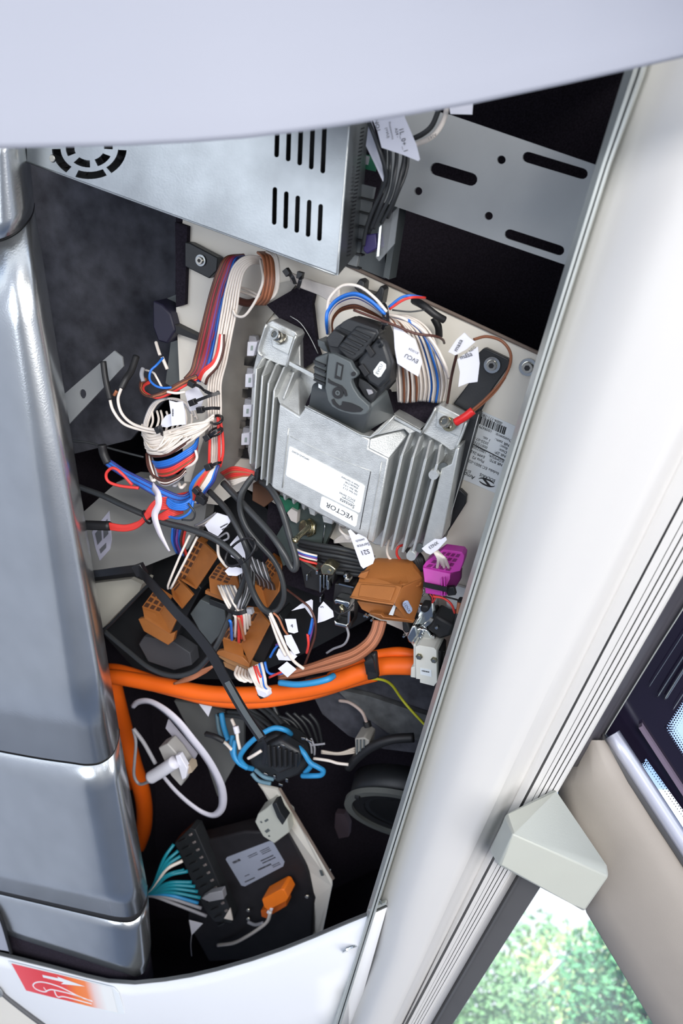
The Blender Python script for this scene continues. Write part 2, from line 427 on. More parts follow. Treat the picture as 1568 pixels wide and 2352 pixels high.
def dots(p, q, inn, rowsn, gap, r0):
    L = math.hypot(q[0]-p[0], q[1]-p[1]); n = int(L/gap); ux, uy = (q[0]-p[0])/L, (q[1]-p[1])/L
    for r in range(rowsn):
        for i in range(n):
            x = p[0]+ux*gap*(i+.5*(r % 2))+inn[0]*gap*(r+.3); y = p[1]+uy*gap*(i+.5*(r % 2))+inn[1]*gap*(r+.3)
            rr = r0*(1-.2*r); ring = [PL(x+rr*math.cos(a*math.pi/3), y+rr*math.sin(a*math.pi/3), .0265) for a in range(6)]
            b.add(ring, [tuple(range(6))])
dots((1527, 1672), (1600, 1560), (.82, .57), 5, 6, 2.9)
dots((1527, 1672), (1700, 1940), (.8, -.55), 4, 6, 2.6)
dots((1455, 1780), (1483, 1742), (.75, .6), 5, 5, 2.4)
dots((1483, 1742), (1600, 1905), (-.8, .55), 2, 7, 1.6)
dd = b.build('frit_dots', M['frit'], w2); dd['kind'] = 'stuff'
for p, q, r in [((1510, 1600), (1568, 1509), 2), ((1490, 1578), (1540, 1500), 1.2), ((1527, 1605), (1580, 1520), 4), ((1545, 1630), (1600, 1545), 1.4)]:  # lamp reflections in the dark glass, modelled as thin bright strips
    tube('glass_reflection', [(p[0], p[1], .03), ((p[0]+q[0])/2, (p[1]+q[1])/2, .031), (q[0]+40, q[1]-62, .031)], r, M['chrome'], w2)
slab('inner_ledge', [(1466, 1672), (1474, 1668), (1600, 1860), (1592, 1866)], .026, .032, mat('plum_ledge', (110, 98, 116), 0.5), w2)
slab('small_glass', [(1200, 2010), (1420, 2080), (1580, 2480), (960, 2480)], .03, .032, MATS['window_glass'], w1)
# moulded bracket cap
V_ = [(1161, 1871, .150), (1274, 1813, .127), (1393, 1988, .118), (1397, 2012, .140), (1177, 1914, .198), (1150, 1900, .165),
      (1125, 1954, .165), (1145, 1987, .190), (1312, 2076, .160), (1341, 2093, .138)]
V = [PL(*v) for v in V_]
bk = [(1161, 1871), (1274, 1813), (1393, 1988), (1397, 2012), (1341, 2093), (1312, 2076), (1145, 1987), (1125, 1954), (1150, 1900)]
Bk = [PL(x, y, .07) for x, y in bk]
vs2 = V+Bk; idx = [0, 1, 2, 3, 9, 8, 7, 6, 5]
fs = [(0, 1, 2, 3, 4), (4, 3, 9, 8, 7), (0, 4, 7, 6, 5), tuple(range(18, 9, -1))]
for i in range(9): fs.append((idx[i], 10+i, 10+(i+1) % 9, idx[(i+1) % 9]))
o = mesh('pillar_bracket', vs2, fs, M['sage'], None, bev=.0022)
tag(o, 'pale grey moulded bracket cap clasping the ribbed strip beside the small window', 'bracket cap')
# ---- cabinet lining
box = thing('wall_back', PL(700, 1000, -.2), None, None, None, 'structure')
slab('back_lining', [(-300, -100), (1700, -100), (1380, 1000), (1190, 1700), (1100, 2000), (985, 2352), (940, 2700), (-100, 2700)], -.262, -.25, M['black'], box)
def wallstrip(nm, pts, h0, h1, m, par):
    b = MB()
    for (xa, ya), (xb, yb) in zip(pts, pts[1:]):
        a0, a1 = PL(xa, ya, h1), PL(xb, yb, h1); dz = NW*(h1-h0)
        n_ = (a1-a0).cross(NW).normalized()*.002
        b.prism([a0, a1, a1+dz, a0+dz], [a0+n_, a1+n_, a1+n_+dz, a0+n_+dz])
    return b.build(nm, m, par)
wallstrip('trim_3', [(E(y)+16*sc(y), y) for y in (-60, 378, 900, 1500, 2067)]+[(840, 2250)], -.25, .10, M['black'], None)['kind'] = 'structure'
wallstrip('trim_4', [(-200, -60), (1520, -60)], -.25, .05, M['black'], None)['kind'] = 'structure'
wallstrip('trim_5', [(-160, -60), (-140, 500), (-60, 1200), (0, 1722), (60, 2080), (100, 2500)], -.25, .08, M['black'], None)['kind'] = 'structure'
wallstrip('trim_6', [(0, 2420), (400, 2480), (860, 2330)], -.25, .05, M['black'], None)['kind'] = 'structure'
# grey felt side of the neighbouring compartment
feltw = slab('wall_left', [(-60, 250), (440, 300), (440, 640), (430, 860), (300, 1010), (100, 1060), (0, 700)], -.045, -.04, M['felt'])
tag(feltw, kind='structure')
slab('trim_1', [(404, 490), (430, 500), (424, 720), (402, 740)], -.038, -.030, M['black']).__setitem__('kind', 'structure')
# ---- hatch lid at the top
Lc = [(-90, 342), (0, 341), (100, 339), (290, 335), (430, 328), (560, 318), (680, 304), (800, 287), (940, 264), (1087, 238), (1300, 192), (1440, 160), (1568, 130), (1760, 92), (1900, 64)]
rows = []
for t, dpt in [(0, .452), (.02, .4505), (.1, .445), (.3, .432), (.6, .41), (1, .38)]:
    rows.append([W(x, y-t*(y+420)+(0 if t >= 0 else -2), dpt-(.028*abs((x-500)/900)**2 if x > 500 else 0)) for x, y in Lc])
lid = loft('hatch_lid', rows, M['lid'], None, thick=.003)
tag(lid, 'large pale lavender-white hatch lid swung open across the top of the cabinet', 'hatch lid')
# ---- brushed column at the left: four covers with black seams
sT = [(-160, 345), (-60, 338), (-20, 326), (5, 316), (25, 300), (42, 278), (52, 256), (56, 236)]
s1 = [(-160, 590), (-60, 565), (-10, 552), (15, 544), (40, 530), (60, 510), (72, 491), (77, 470)]
s2 = [(-160, 1695), (60, 1737), (160, 1752), (200, 1757), (232, 1752), (258, 1733), (270, 1705), (273, 1680)]
s3 = [(-160, 2010), (150, 2080), (235, 2099), (272, 2106), (301, 2105), (322, 2090), (335, 2065), (338, 2040)]
s4 = [(-160, 2090), (150, 2190), (255, 2225), (290, 2236), (316, 2242), (335, 2226), (343, 2196), (346, 2168)]
offs = [0, 0, 0.0005, .003, .010, .020, .036, .055]
def lev(s, h): return [PL(x, y, h-o_) for (x, y), o_ in zip(s, offs)]
def lerp(s, t_, t): return [(a[0]+(b_[0]-a[0])*t, a[1]+(b_[1]-a[1])*t) for a, b_ in zip(s, t_)]
def fine(row): return crom(row, 5)
col = thing('wall_column', W(100, 1200, .58), None, None, None, 'structure'); col.name = 'wall_column'
cols_ = [('cladding_panel', sT, s1, .140, .136), ('cladding_panel', s1, s2, .132, .126), ('cladding_panel', s2, s3, .126, .121), ('cladding_panel', s3, s4, .118, .114)]
for i, (nm, a, c, d0, d1) in enumerate(cols_):
    g0 = 0 if i == 0 else (.005 if i < 3 else .09); rr = []
    for k in range(7):
        t = g0+(1-g0-.0)*k/6
        if k == 6: t = 1-.003
        L = lerp(a, c, t)
        if i == 1: L = [(x+4*math.sin(math.pi*min(1, t*1.5))*0, y) for x, y in L]
        rr.append(fine(lev(L, d0+(d1-d0)*t)))
    # tiny rolled lip at both ends
    loft(nm, rr, M['brushed'], col, thick=.0012)
def seamrow(s, d, lo, hi, nm='seam'):
    a = [(x, y+lo) for x, y in s]; c = [(x, y+hi) for x, y in s]
    sh = lambda row: [p+dirw((0, 0, 1))*.002 for p in row]
    loft(nm, [sh(fine(lev(a, d))), sh(fine(lev(c, d)))], M['rubber'], col, thick=.0008)
seamrow(s1, .132, -6, 6); seamrow(s2, .125, -5, 8); seamrow(s3, .118, -6, 22)
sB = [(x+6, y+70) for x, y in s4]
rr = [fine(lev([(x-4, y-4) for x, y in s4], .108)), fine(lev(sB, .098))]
loft('black_foot', rr, M['black'], col, thick=.001)  # black foot of the column behind the lower panel edge

# ---- the vehicle around the camera
def plane(name, co, m): o = mesh(name, co, [(0, 1, 2, 3)], m); o['kind'] = 'structure'; sd = o.modifiers.new('s', 'SOLIDIFY'); sd.thickness = .02; return o
plane('added_ceiling', [(-2.5, -5, 2.75), (1.4, -5, 2.75), (1.4, 1.3, 2.75), (-2.5, 1.3, 2.75)], mat('added_ceiling_lining', (88, 88, 90), .6))  # unseen bus ceiling, put in to cut skylight and sun from above
plane('floor', [(-1.4, -5, 0), (1.2, -5, 0), (1.2, 1.1, 0), (-1.4, 1.1, 0)], mat('floor_covering', (110, 110, 112), .6))
plane('trim_2', [(-40, -40, -.5), (40, -40, -.5), (40, 60, -.5), (-40, 60, -.5)], mat('ground_outside', (104, 106, 110), .9))

slab('cladding_corner', [(-60, 2050), (-4, 2098), (12, 2140), (24, 2186), (-60, 2170)], .118, .1195, M['lid'], col)
tube('corner_gasket', [(-20, 2070, .12), (-2, 2100, .12), (12, 2140, .12), (26, 2190, .119)], 4, M['rubber'], col)
# ---- white lower panel with lock and sticker
Tc = [(-120, 2150), (-40, 2178), (0, 2192), (60, 2207), (120, 2222), (200, 2243), (250, 2254), (310, 2258), (380, 2251), (440, 2241), (500, 2227), (580, 2204), (650, 2180), (720, 2152), (800, 2118), (850, 2098), (890, 2080)]
low = thing('cabinet_lower_panel', PL(500, 2400, .12), 'white curved lower panel closing the cabinet below the wiring opening', 'panel')
rows = []
for dy, h in [(-5, .10), (-5, .118), (2, .1225)]: rows.append([PL(x, y+dy, h) for x, y in Tc])
loft('rubber_edging', rows, mat('edging_grey', (92, 94, 94), 0.5), low, smooth=False, thick=.0012)
rows = []
for dy, h in [(2, .119), (5, .1225), (30, .124), (90, .125), (170, .122), (330, .112)]: rows.append([PL(x-(dy*.28 if x > 840 else 0), y+dy, h) for x, y in Tc])
loft('panel_face', rows, M['lower'], low, thick=.0012)
fl = Fr(805, 2177, .1245, -28, 52)
lk = fl.ring('lock_rosette', 0, 0, 0, 4, 13, 22, M['chrome'], low); fl.cyl('lock_barrel', 0, 0, -2, 1, 13, M['plasg'], low)
fl.bx('key_slot', -9, -2, 1, 9, 2, 1.6, M['ivory'], low)
tube('corner_seam', [(-30, 2225, .127), (0, 2275, .127), (50, 2318, .127), (120, 2370, .126)], 5, M['seal'], low)
slab('inner_lining', [(-60, 2260), (0, 2285), (50, 2325), (110, 2370), (-60, 2400)], .126, .1265, M['cream'], low)
fl2 = Fr(-6, 2275, .128, 10); fl2.cyl('round_cap', 0, 0, 0, 3, 17, M['bracket'], low)
# edge clip
cl = thing('edge_clip', PL(866, 2084, .12), 'small grey metal clip at the upper right corner of the lower panel', 'clip')
slab('clip_plate', [(845, 2089), (884, 2073), (886, 2078), (848, 2095)], .122, .126, M['alu'], cl)
tube('clip_hook', [(862, 2082, .128), (866, 2072, .13), (872, 2068, .13), (876, 2076, .128)], 2, M['plasg'], cl)
# sticker with running-figure arrow, gradient red to white
st = thing('warning_sticker', PL(150, 2290, .126), 'red and orange fading sticker with white arrow and curved seat figure', 'sticker')
me_m = bpy.data.materials.new('sticker_gradient'); me_m.use_nodes = True
t = me_m.node_tree; bs = t.nodes['Principled BSDF']; bs.inputs['Roughness'].default_value = .35
at = t.nodes.new('ShaderNodeAttribute'); at.attribute_name = 'along'; cr = t.nodes.new('ShaderNodeValToRGB')
el = cr.color_ramp.elements; el[0].position = 0; el[0].color = (lin(240), lin(84), lin(92), 1); el[1].position = .9; el[1].color = (.9, .9, .88, 1)
for p_, c_ in [(.30, (226, 62, 70)), (.50, (232, 70, 66)), (.62, (250, 130, 50)), (.72, (250, 140, 80)), (.80, (240, 215, 210))]:
    q = el.new(p_); q.color = (lin(c_[0]), lin(c_[1]), lin(c_[2]), 1)
t.links.new(at.outputs['Fac'], cr.inputs[0]); t.links.new(cr.outputs[0], bs.inputs['Base Color'])
def stick(pts, h): return [PL(x, y, h) for x, y in pts]
slab('sticker_border', [(18, 2208), (260, 2268), (272, 2280), (286, 2328), (270, 2330), (66, 2277), (54, 2268)], .1255, .1262, M['labelw'], st)
top = [(26, 2213), (80, 2226), (140, 2240), (200, 2255), (256, 2269)]; bot = [(60, 2275), (110, 2288), (160, 2300), (215, 2314), (270, 2326)]
vs_ = stick(top, .1266)+stick(bot, .1266); fs = [(i, i+1, i+6, i+5) for i in range(4)]
o = mesh('sticker_print', vs_, fs, me_m, st)
a = o.data.attributes.new('along', 'FLOAT', 'POINT')
a.data.foreach_set('value', [0, .25, .5, .75, 1]*2)
b = MB()
b.add(stick([(97, 2239), (134, 2247), (131, 2243), (196, 2266), (140, 2260), (146, 2256), (99, 2245)], .127), [(0, 1, 2, 3, 4, 5, 6)])
b.build('white_arrow', M['labelw'], st)
for pts, r in [([(212, 2300), (180, 2288), (140, 2268), (105, 2257), (85, 2256), (76, 2262), (80, 2270), (92, 2276), (104, 2278), (112, 2274), (125, 2274), (170, 2285), (205, 2298)], 2.2),
               ([(100, 2268), (106, 2275), (112, 2274)], 1.5), ([(125, 2276), (128, 2284), (134, 2290), (150, 2290), (210, 2306)], 2.2)]:
    w_ = crom([PL(x, y, .1268) for x, y in pts], 6); s = mpp(100, 2260, .126)
    v, f = sweep(w_, r*s, 4, True, .15, up=TV); mesh('figure_outline', v, f, M['labelw'], st)

# ================================================================ METAL BOXES AND PLATES
def stad(x0, y0, x1, y1, r, n=6):
    a = math.atan2(y1-y0, x1-x0); out = []
    for i in range(n+1): t_ = a+math.pi/2+math.pi*i/n; out.append((x0+r*math.cos(t_), y0+r*math.sin(t_)))
    for i in range(n+1): t_ = a-math.pi/2+math.pi*i/n; out.append((x1+r*math.cos(t_), y1+r*math.sin(t_)))
    return out
def circ(x, y, r, n=14, sq=1): return [(x+r*math.cos(2*math.pi*i/n), y+r*sq*math.sin(2*math.pi*i/n)) for i in range(n)]
# power supply
psu = thing('power_supply', PL(420, 400, .09), 'galvanised sheet-metal power supply box with slotted vents and fan grille', 'power supply')
slots = []
for i in range(5):
    slots.append(stad(637+27*i, 285+2*i, 635+26.5*i, 356+9.2*i, 5.5)); slots.append(stad(631+26.3*i, 435+9.7*i, 629.5+25.9*i, 511+9.3*i, 5.3))
fanh = []
cx, cy = 205, 340
def arc(cx, cy, r0, r1, a0, a1, n=8, ry=.83):
    o_ = [(cx+r1*math.cos(math.radians(a0+(a1-a0)*i/n)), cy+r1*ry*math.sin(math.radians(a0+(a1-a0)*i/n))) for i in range(n+1)]
    return o_+[(cx+r0*math.cos(math.radians(a1-(a1-a0)*i/n)), cy+r0*ry*math.sin(math.radians(a1-(a1-a0)*i/n))) for i in range(n+1)]
for a0 in (-62, 4, 62, 128, 190, 252):
    fanh.append(arc(cx, cy, 66, 86, a0, a0+50))
for a0 in (-40, 25, 88, 155, 215, 275):
    fanh.append(arc(cx, cy, 34, 54, a0, a0+44))
PH = .105
slab('front_plate', [(58, 150), (815, 150), (800, 292), (776, 624), (771, 632), (764, 630), (62, 373)], PH-.0015, PH, M['galv'], psu, holes=slots+fanh)
b = MB(); b.prism([PL(x, y, PH-.0012) for x, y in [(815, 150), (800, 292), (772, 632)]], [W(x, y, dep(x, y, .02)) for x, y in [(862, 150), (842, 292), (822, 573)]])
vs_ = [PL(815, 150, PH), PL(800, 292, PH), PL(773, 632, PH), PL(822, 573, .045), PL(842, 292, .045), PL(858, 150, .045)]
o = mesh('terminal_side', vs_, [(0, 1, 4, 5), (1, 2, 3, 4)], M['galv'], psu); s_ = o.modifiers.new('s', 'SOLIDIFY'); s_.thickness = .0012
vs_ = [PL(62, 373, PH), PL(773, 632, PH), PL(822, 573, .045), PL(150, 330, .045)]
o = mesh('underside', vs_, [(0, 1, 2, 3)], M['galv'], psu); s_ = o.modifiers.new('s', 'SOLIDIFY'); s_.thickness = .0012
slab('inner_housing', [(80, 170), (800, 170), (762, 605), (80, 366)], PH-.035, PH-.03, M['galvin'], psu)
tube('folded_edge', [(60, 371, PH), (300, 459, PH), (540, 546, PH), (768, 631, PH)], 2, M['galv'], psu, n=3)
tube('folded_edge', [(801, 290, PH), (787, 460, PH), (773, 630, PH)], 2.2, M['castlight'], psu, n=3)
ff = Fr(121, 364, PH, 10); ff.cyl('fan_screw', 0, 0, 0, 3, 9, M['screw'], psu, r2=7)
ff = Fr(205, 340, PH-.01, 0); ff.cyl('fan_hub', 0, 0, 0, 4, 30, M['plas'], psu)
for i in range(9):
    x = 205; a = 2*math.pi*i/9
    tube('fan_blade', [(205+28*math.cos(a), 340+24*math.sin(a), PH-.010), (205+58*math.cos(a+.25), 340+48*math.sin(a+.25), PH-.013), (205+84*math.cos(a+.4), 340+70*math.sin(a+.4), PH-.012)], 7, M['rubber'], psu, n=3, segs=5)
b = MB()
for i in range(34):
    for j in range(2):
        t_ = (i+.5)/34; x0 = 812-30*t_+8+j*13-t_*3; y0 = 300+(600-300)*t_-j*10
        q = [PL(x0-4, y0, PH-.02), PL(x0+5, y0-3, PH-.03), PL(x0+4, y0+1, PH-.03), PL(x0-5, y0+4, PH-.02)]
        b.add(q, [(0, 1, 2, 3)])
b.build('side_lettering', M['ink'], psu)
b2 = MB()
# terminal blocks on the right end
tb = thing('terminal_strip', PL(840, 470, .05), 'grey screw terminal strip on the right end of the power supply', 'terminal block')
for i in range(6):
    x = 842-7*i; y = 440+31*i
    fr_ = Fr(x, y, .05, 14); fr_.bx('terminal_cell', -18, -13, -8, 18, 13, 8, mat('terminal_grey', (120, 124, 126), .5), tb, bev=1)
    fr_.bx('terminal_barrier', -19, 13.3, -8, 26, 17, 14, M['rubber'], tb)
fr_ = Fr(845, 372, .04, 14); fr_.bx('circuit_board', -16, -14, -3, 22, 16, 0, M['green'], tb); fr_.bx('small_component', -10, -12, 0, 2, 6, 8, M['wgrey'], tb)
slab('purple_plug', [(836, 540), (862, 536), (866, 570), (842, 584), (833, 576)], .045, .065, mat('violet_plug', (52, 42, 96), .45), tb, bev=.001)
slab('clear_terminal_cover', [(868, 520), (915, 475), (905, 560), (870, 600), (862, 590)], .06, .062, M['clear'], tb)
slab('screw_post', [(872, 515), (876, 514), (870, 588), (865, 589)], .063, .066, M['chrome'], tb)
# support rail behind the terminal strip
slab('support_rail', [(905, 470), (918, 474), (893, 642), (880, 636)], -.01, .012, M['plasg']); r_ = bpy.data.objects['support_rail']; tag(r_, 'narrow dark upright rail between power supply and slotted bracket', 'rail')
sr = slab('steel_upright', [(832, 560), (884, 470), (884, 640), (815, 612)], -.02, .0, M['plasg']); tag(sr, 'short dark grey upright partly hidden behind the power supply corner', 'bracket')
# slotted bracket plate
holes = [stad(1002, 388, 1081, 412, 15), stad(1212, 361, 1337, 399, 12.5), stad(1170, 538, 1284, 575, 11.5), circ(1151, 367, 10), circ(960, 439, 9.5), circ(1122, 496, 9.5)]
bp_ = slab('slotted_bracket', [(880, 225), (1035, 264), (1372, 380), (1385, 420), (1330, 618), (1297, 608), (915, 477), (880, 465)], .026, .030, M['bracket'], holes=holes)
tag(bp_, 'flat grey slotted mounting bracket spanning the dark void at the upper right', 'bracket')
# cream mounting plate
mp = thing('mounting_plate', PL(900, 900, 0), 'cream painted mounting plate that carries the control unit', 'mounting plate')
PP = [(420, 500), (640, 545), (790, 606), (1236, 812), (1310, 846), (1290, 1000), (1180, 1500), (1120, 1620), (1015, 1585), (925, 1448), (848, 1414), (846, 1290), (620, 1150), (560, 1120), (500, 1160), (425, 1150), (404, 700)]
slab('plate_sheet', PP, -.006, 0, M['cream'], mp)
tube('plate_edging', [(640, 543, .001), (800, 610, .001), (1000, 702, .001), (1236, 811, .001), (1300, 840, .001)], 4.5, M['creamedge'], mp, n=3)
for (x, y, r) in [(1130, 838, 9), (1212, 843, 14)]: pass
def screw(parent, px, py, h, r, ang=0, name='screw', washer=True, tx=0, ty=0, m='screw'):
    f_ = Fr(px, py, h, ang, tx, ty)
    if washer: f_.cyl('washer', 0, 0, 0, r*.25, r*1.45, M['chrome'], parent)
    o = f_.cyl(name, 0, 0, r*.2, r*.9, r, M[m], parent, r2=r*.85)
    f_.cyl('socket', 0, 0, r*.91, r*.93, r*.5, M['rubber'], o, n=6)
    return o
s_ = thing('plate_screw', PL(1212, 843, 0), 'large silver washer-head screw at the right edge of the cream plate', 'screw'); screw(s_, 1212, 843, .001, 14)
# label on the plate
lb = thing('plate_label', PL(1130, 1040, .001), 'white barcode part label stuck to the cream plate beside the control unit', 'label')
slab('label_sheet', [(1108, 945), (1186, 980), (1140, 1134), (1060, 1100), (1070, 1080)], .0002, .0008, M['labelw'], lb)
fL = Fr(1128, 1040, .0012, 24); 
def PT(s, px, py, size, par, h=.0014, ang=24, sx=1.0, flip=True):
    f_ = Fr(px, py, h, ang); return text('lettering', s, f_, 0, 0, 0, size, M['ink'], par, 0, flip, sx=sx)
for s, px, py, z in [('0004-171-780', 1129, 962, 8), ('1009479', 1115, 985, 8), ('Dostawca:', 1156, 1005, 8.5), ('NR zam.:', 1152, 1016, 8.5), ('1 szt.', 1117, 1008, 8), ('Ilosc:', 1156, 1027, 8),
                     ('2025-07-0', 1104, 1012, 8), ('Data:', 1154, 1036, 8), ('00015732', 1102, 1021, 8), ('NR ZP:', 1148, 1043, 8), ('10002208', 1100, 1032, 8), ('KOMISJA:', 1139, 1053, 8),
                     ('E499-262', 1097, 1043, 8), ('NR BTE:', 1138, 1062, 8), ('Plyta P2', 1098, 1055, 8), ('Indeks EC:3001-022', 1108, 1072, 8.5), ('El-C', 1074, 1081, 8), ('Ampl', 1076, 1092, 12), ('SOLARIS', 1119, 1097, 9)]:
    PT(s, px, py, z*1.15, lb, sx=1.0)
b = MB(); r = random.Random(3)
x = 0
while x < 66:
    wd = r.choice([1, 1, 2, 3]); y0 = 0
    px, py = 1100+x*.95, 954+x*.42
    b.add([PL(px, py, .0013), PL(px+wd*.95, py+wd*.42, .0013), PL(px+wd*.95-5, py+wd*.42+17, .0013), PL(px-5, py+17, .0013)], [(0, 1, 2, 3)]); x += wd+r.choice([1, 1, 2])
b.build('barcode', M['ink'], lb)
b = MB(); b.add([PL(1086, 1019, .0013), PL(1158, 1056, .0013), PL(1157, 1058, .0013), PL(1085, 1021, .0013)], [(0, 1, 2, 3)]); b.build('rule', M['ink'], lb)
# oval emblem with a sweeping S
fe = Fr(1117, 1108, .0014, 24)
b = MB()
def crescent(b, sgn):
    P1 = []; P2 = []
    for i in range(13):
        a = math.radians(-8+150*i/12); P1.append((20*math.cos(a)*sgn, 9*math.sin(a)*sgn)); P2.append((20*math.cos(a)*sgn*.97-2*sgn*math.sin(a), 9*math.sin(a)*sgn*.62-sgn*.2))
    q = P1+P2[::-1]; b.add([fe.p(x, y, 0) for x, y in q], [(i, i+1, 24-i, 25-i) for i in range(12)])
crescent(b, 1); crescent(b, -1)
b.add([fe.p(*q, 0) for q in [(-14, -5), (-4, -5), (14, 5), (4, 5)]], [(0, 1, 2, 3)])
b.build('oval_emblem', M['ink'], lb)
# ================================================================ CONTROL UNIT
ecu = thing('control_unit', PL(800, 1050, .01), 'large finned cast-aluminium electronic control unit with white type sticker', 'control unit')
OUT = [(590, 808), (613, 741), (625, 735), (678, 760), (688, 769), (690, 850), (760, 892), (905, 955), (966, 990), (1000, 934), (1010, 928), (1069, 958), (1075, 970), (1073, 1003), (1056, 1030), (1013, 1239), (980, 1262), (862, 1252), (625, 1122), (574, 1070), (568, 1034), (580, 850)]
slab('base_casting', OUT, .006, .016, M['cast'], ecu, bev=.001)
PLT = [(641, 927), (687, 956), (697, 941), (700, 934), (846, 1007), (850, 1012), (846, 1030), (893, 1053), (857, 1247), (850, 1246), (817, 1224), (736, 1183), (629, 1124), (622, 1117)]
slab('raised_cover', PLT, .012, .052, M['cast'], ecu, bev=.0016)
# shallow step lines on the cover
tube('cover_ridge', [(662, 984, .0525), (656, 1040, .0525), (648, 1120, .0525)], 1.3, M['castlight'], ecu, n=3)
tube('cover_ridge', [(851, 1083, .0522), (840, 1140, .0522), (826, 1216, .0522)], .9, M['plas'], ecu, n=3)
tube('cover_ridge', [(666, 1002, .0523), (760, 1048, .0523), (851, 1082, .0523)], .7, M['castlight'], ecu, n=3)
tube('cover_ridge', [(876, 1060, .0525), (860, 1150, .0525), (843, 1240, .0525)], 1.0, M['castlight'], ecu, n=3)
# sloping webs either side of the connector tray
b = MB()
a = [PL(652, 850, .024), PL(686, 874, .026), PL(688, 956, .05), PL(641, 927, .05), PL(631, 900, .04)]
b.prism(a, [p+NW*.03 for p in a]); b.build('left_web', M['cast'], ecu, bev=.001)
b = MB()
a = [PL(850, 1008, .052), PL(928, 986, .026), PL(936, 1000, .026), PL(893, 1053, .052), PL(846, 1030, .052)]
b.prism(a, [p+NW*.03 for p in a]); b.build('right_web', M['cast'], ecu, bev=.001)
b = MB(); a = [PL(846, 1004, .046), PL(903, 950, .030), PL(966, 986, .034), PL(940, 998, .036), PL(928, 986, .037)]
b.prism(a, [p+NW*.02 for p in a]); b.build('tray_wall', M['cast'], ecu, bev=.0008)
slab('machined_ledge', [(907, 957), (967, 990), (965, 995), (905, 962)], .035, .0375, M['castlight'], ecu)
slab('machined_ledge', [(664, 830), (722, 860), (720, 868), (662, 838)], .03, .033, M['castlight'], ecu)
# fins
def fin(top, bot, w_=5.0, h1=.05):
    (x0, y0), (x1, y1) = top, bot
    slab('fin', [(x0-w_/2, y0), (x0+w_/2, y0+1), (x1+w_/2, y1+1), (x1-w_/2, y1-1)], .012, h1, M['castlight'], ecu, bev=.0004)
for t_, b_ in [((588, 846), (574, 1066)), ((602, 862), (586, 1085)), ((616, 879), (599, 1102)), ((629, 896), (612, 1117))]: fin(t_, b_, 4.2)
for t_, b_ in [((922, 1046), (875, 1257)), ((948, 1050), (899, 1264)), ((977, 1054), (924, 1269)), ((1003, 1066), (947, 1270))]: fin(t_, b_, 6.0)
def web(p, q, w_=4, h0=.034, h1=.05, name='fin_root'):
    a = [PL(p[0], p[1], h0), PL(p[0]+w_, p[1]+1, h0), PL(q[0]+w_/2, q[1]+1, h1), PL(q[0]-w_/2, q[1], h1)]
    b = MB(); b.prism(a, [x+NW*.022 for x in a]); b.build(name, M['cast'], ecu, bev=.0004)
for p, q in [((600, 822), (588, 846)), ((613, 828), (602, 862)), ((632, 836), (616, 879)), ((650, 843), (629, 896)), ((672, 855), (650, 915))]: web(p, q)
for p, q in [((940, 994), (922, 1046)), ((962, 1002), (948, 1050)), ((985, 1012), (977, 1054)), ((1008, 1022), (1003, 1066))]: web(p, q, 5)
slab('end_wall', [(1013, 1076), (1036, 1066), (1046, 1030), (1055, 1028), (1015, 1238), (1003, 1242), (980, 1260), (968, 1258), (1000, 1130)], .012, .045, M['castlight'], ecu, bev=.001)
for x, y in [(1007, 1076), (957, 1258)]:
    f_ = Fr(x, y, .03, 20); f_.cyl('fin_boss', 0, 0, 0, 50, 12, M['castlight'], ecu, r2=11)
for x, y in [(1026, 1063), (972, 1245)]:
    f_ = Fr(x, y, .03, 20); f_.cyl('pocket', 0, 0, 30, 36, 11, M['plasg'], ecu, n=12)
# lugs
for nm, pts in [('mounting_lug', [(592, 808), (613, 742), (625, 736), (678, 762), (684, 772), (658, 843), (640, 838), (604, 822)]), ('mounting_lug', [(968, 994), (1000, 936), (1010, 930), (1068, 960), (1073, 970), (1046, 1033), (1034, 1036), (1010, 1018)])]:
    slab(nm, pts, .012, .030, M['cast'], ecu, bev=.001)
for p in [[(612, 744), (603, 772), (593, 806), (602, 818)], [(680, 770), (670, 800), (658, 842)], [(1001, 936), (988, 962), (969, 994)], [(1071, 968), (1060, 1000), (1045, 1033)]]:
    tube('lug_rim', [(x, y, .0335) for x, y in p], 3.2, M['castlight'], ecu, n=3)
slab('lug_pad', [(618, 750), (674, 775), (662, 815), (625, 796)], .03, .0325, M['castlight'], ecu, bev=.0005)
slab('lug_pad', [(1004, 944), (1066, 970), (1056, 1004), (1000, 980)], .03, .0325, M['castlight'], ecu, bev=.0005)
for i, (x, y) in enumerate([(645, 777), (1030, 974)]):
    s_ = thing('fixing_bolt', PL(x, y, .033), ['nickel socket-head bolt in the upper left lug of the control unit', 'nickel socket-head bolt holding the red ring terminal on the right lug'][i], 'bolt')
    f_ = Fr(x, y, .033, 20, -24, 20); f_.cyl('flange', 0, 0, 0, 3, 16, M['screw'], s_, r2=15)
    o = f_.cyl('bolt_head', 0, 0, 3, 24, 12.5, M['screw'], s_); f_.ring('head_rim', 0, 0, 24, 27, 8, 12.5, M['screw'], o); f_.cyl('hex_socket', 0, 0, 23, 24.6, 8, M['plasg'], o, n=6)
# bottom lugs of the housing
for x, y, w_ in [(652, 1139, 9), (672, 1148, 9), (695, 1161, 10), (716, 1174, 17), (752, 1193, 26), (784, 1204, 18)]:
    slab('bottom_tab', [(x-w_/2, y-8), (x+w_/2, y-3), (x+w_/2-2, y+12), (x-w_/2+3, y+7)], .018, .034, M['cast'], ecu, bev=.0008)
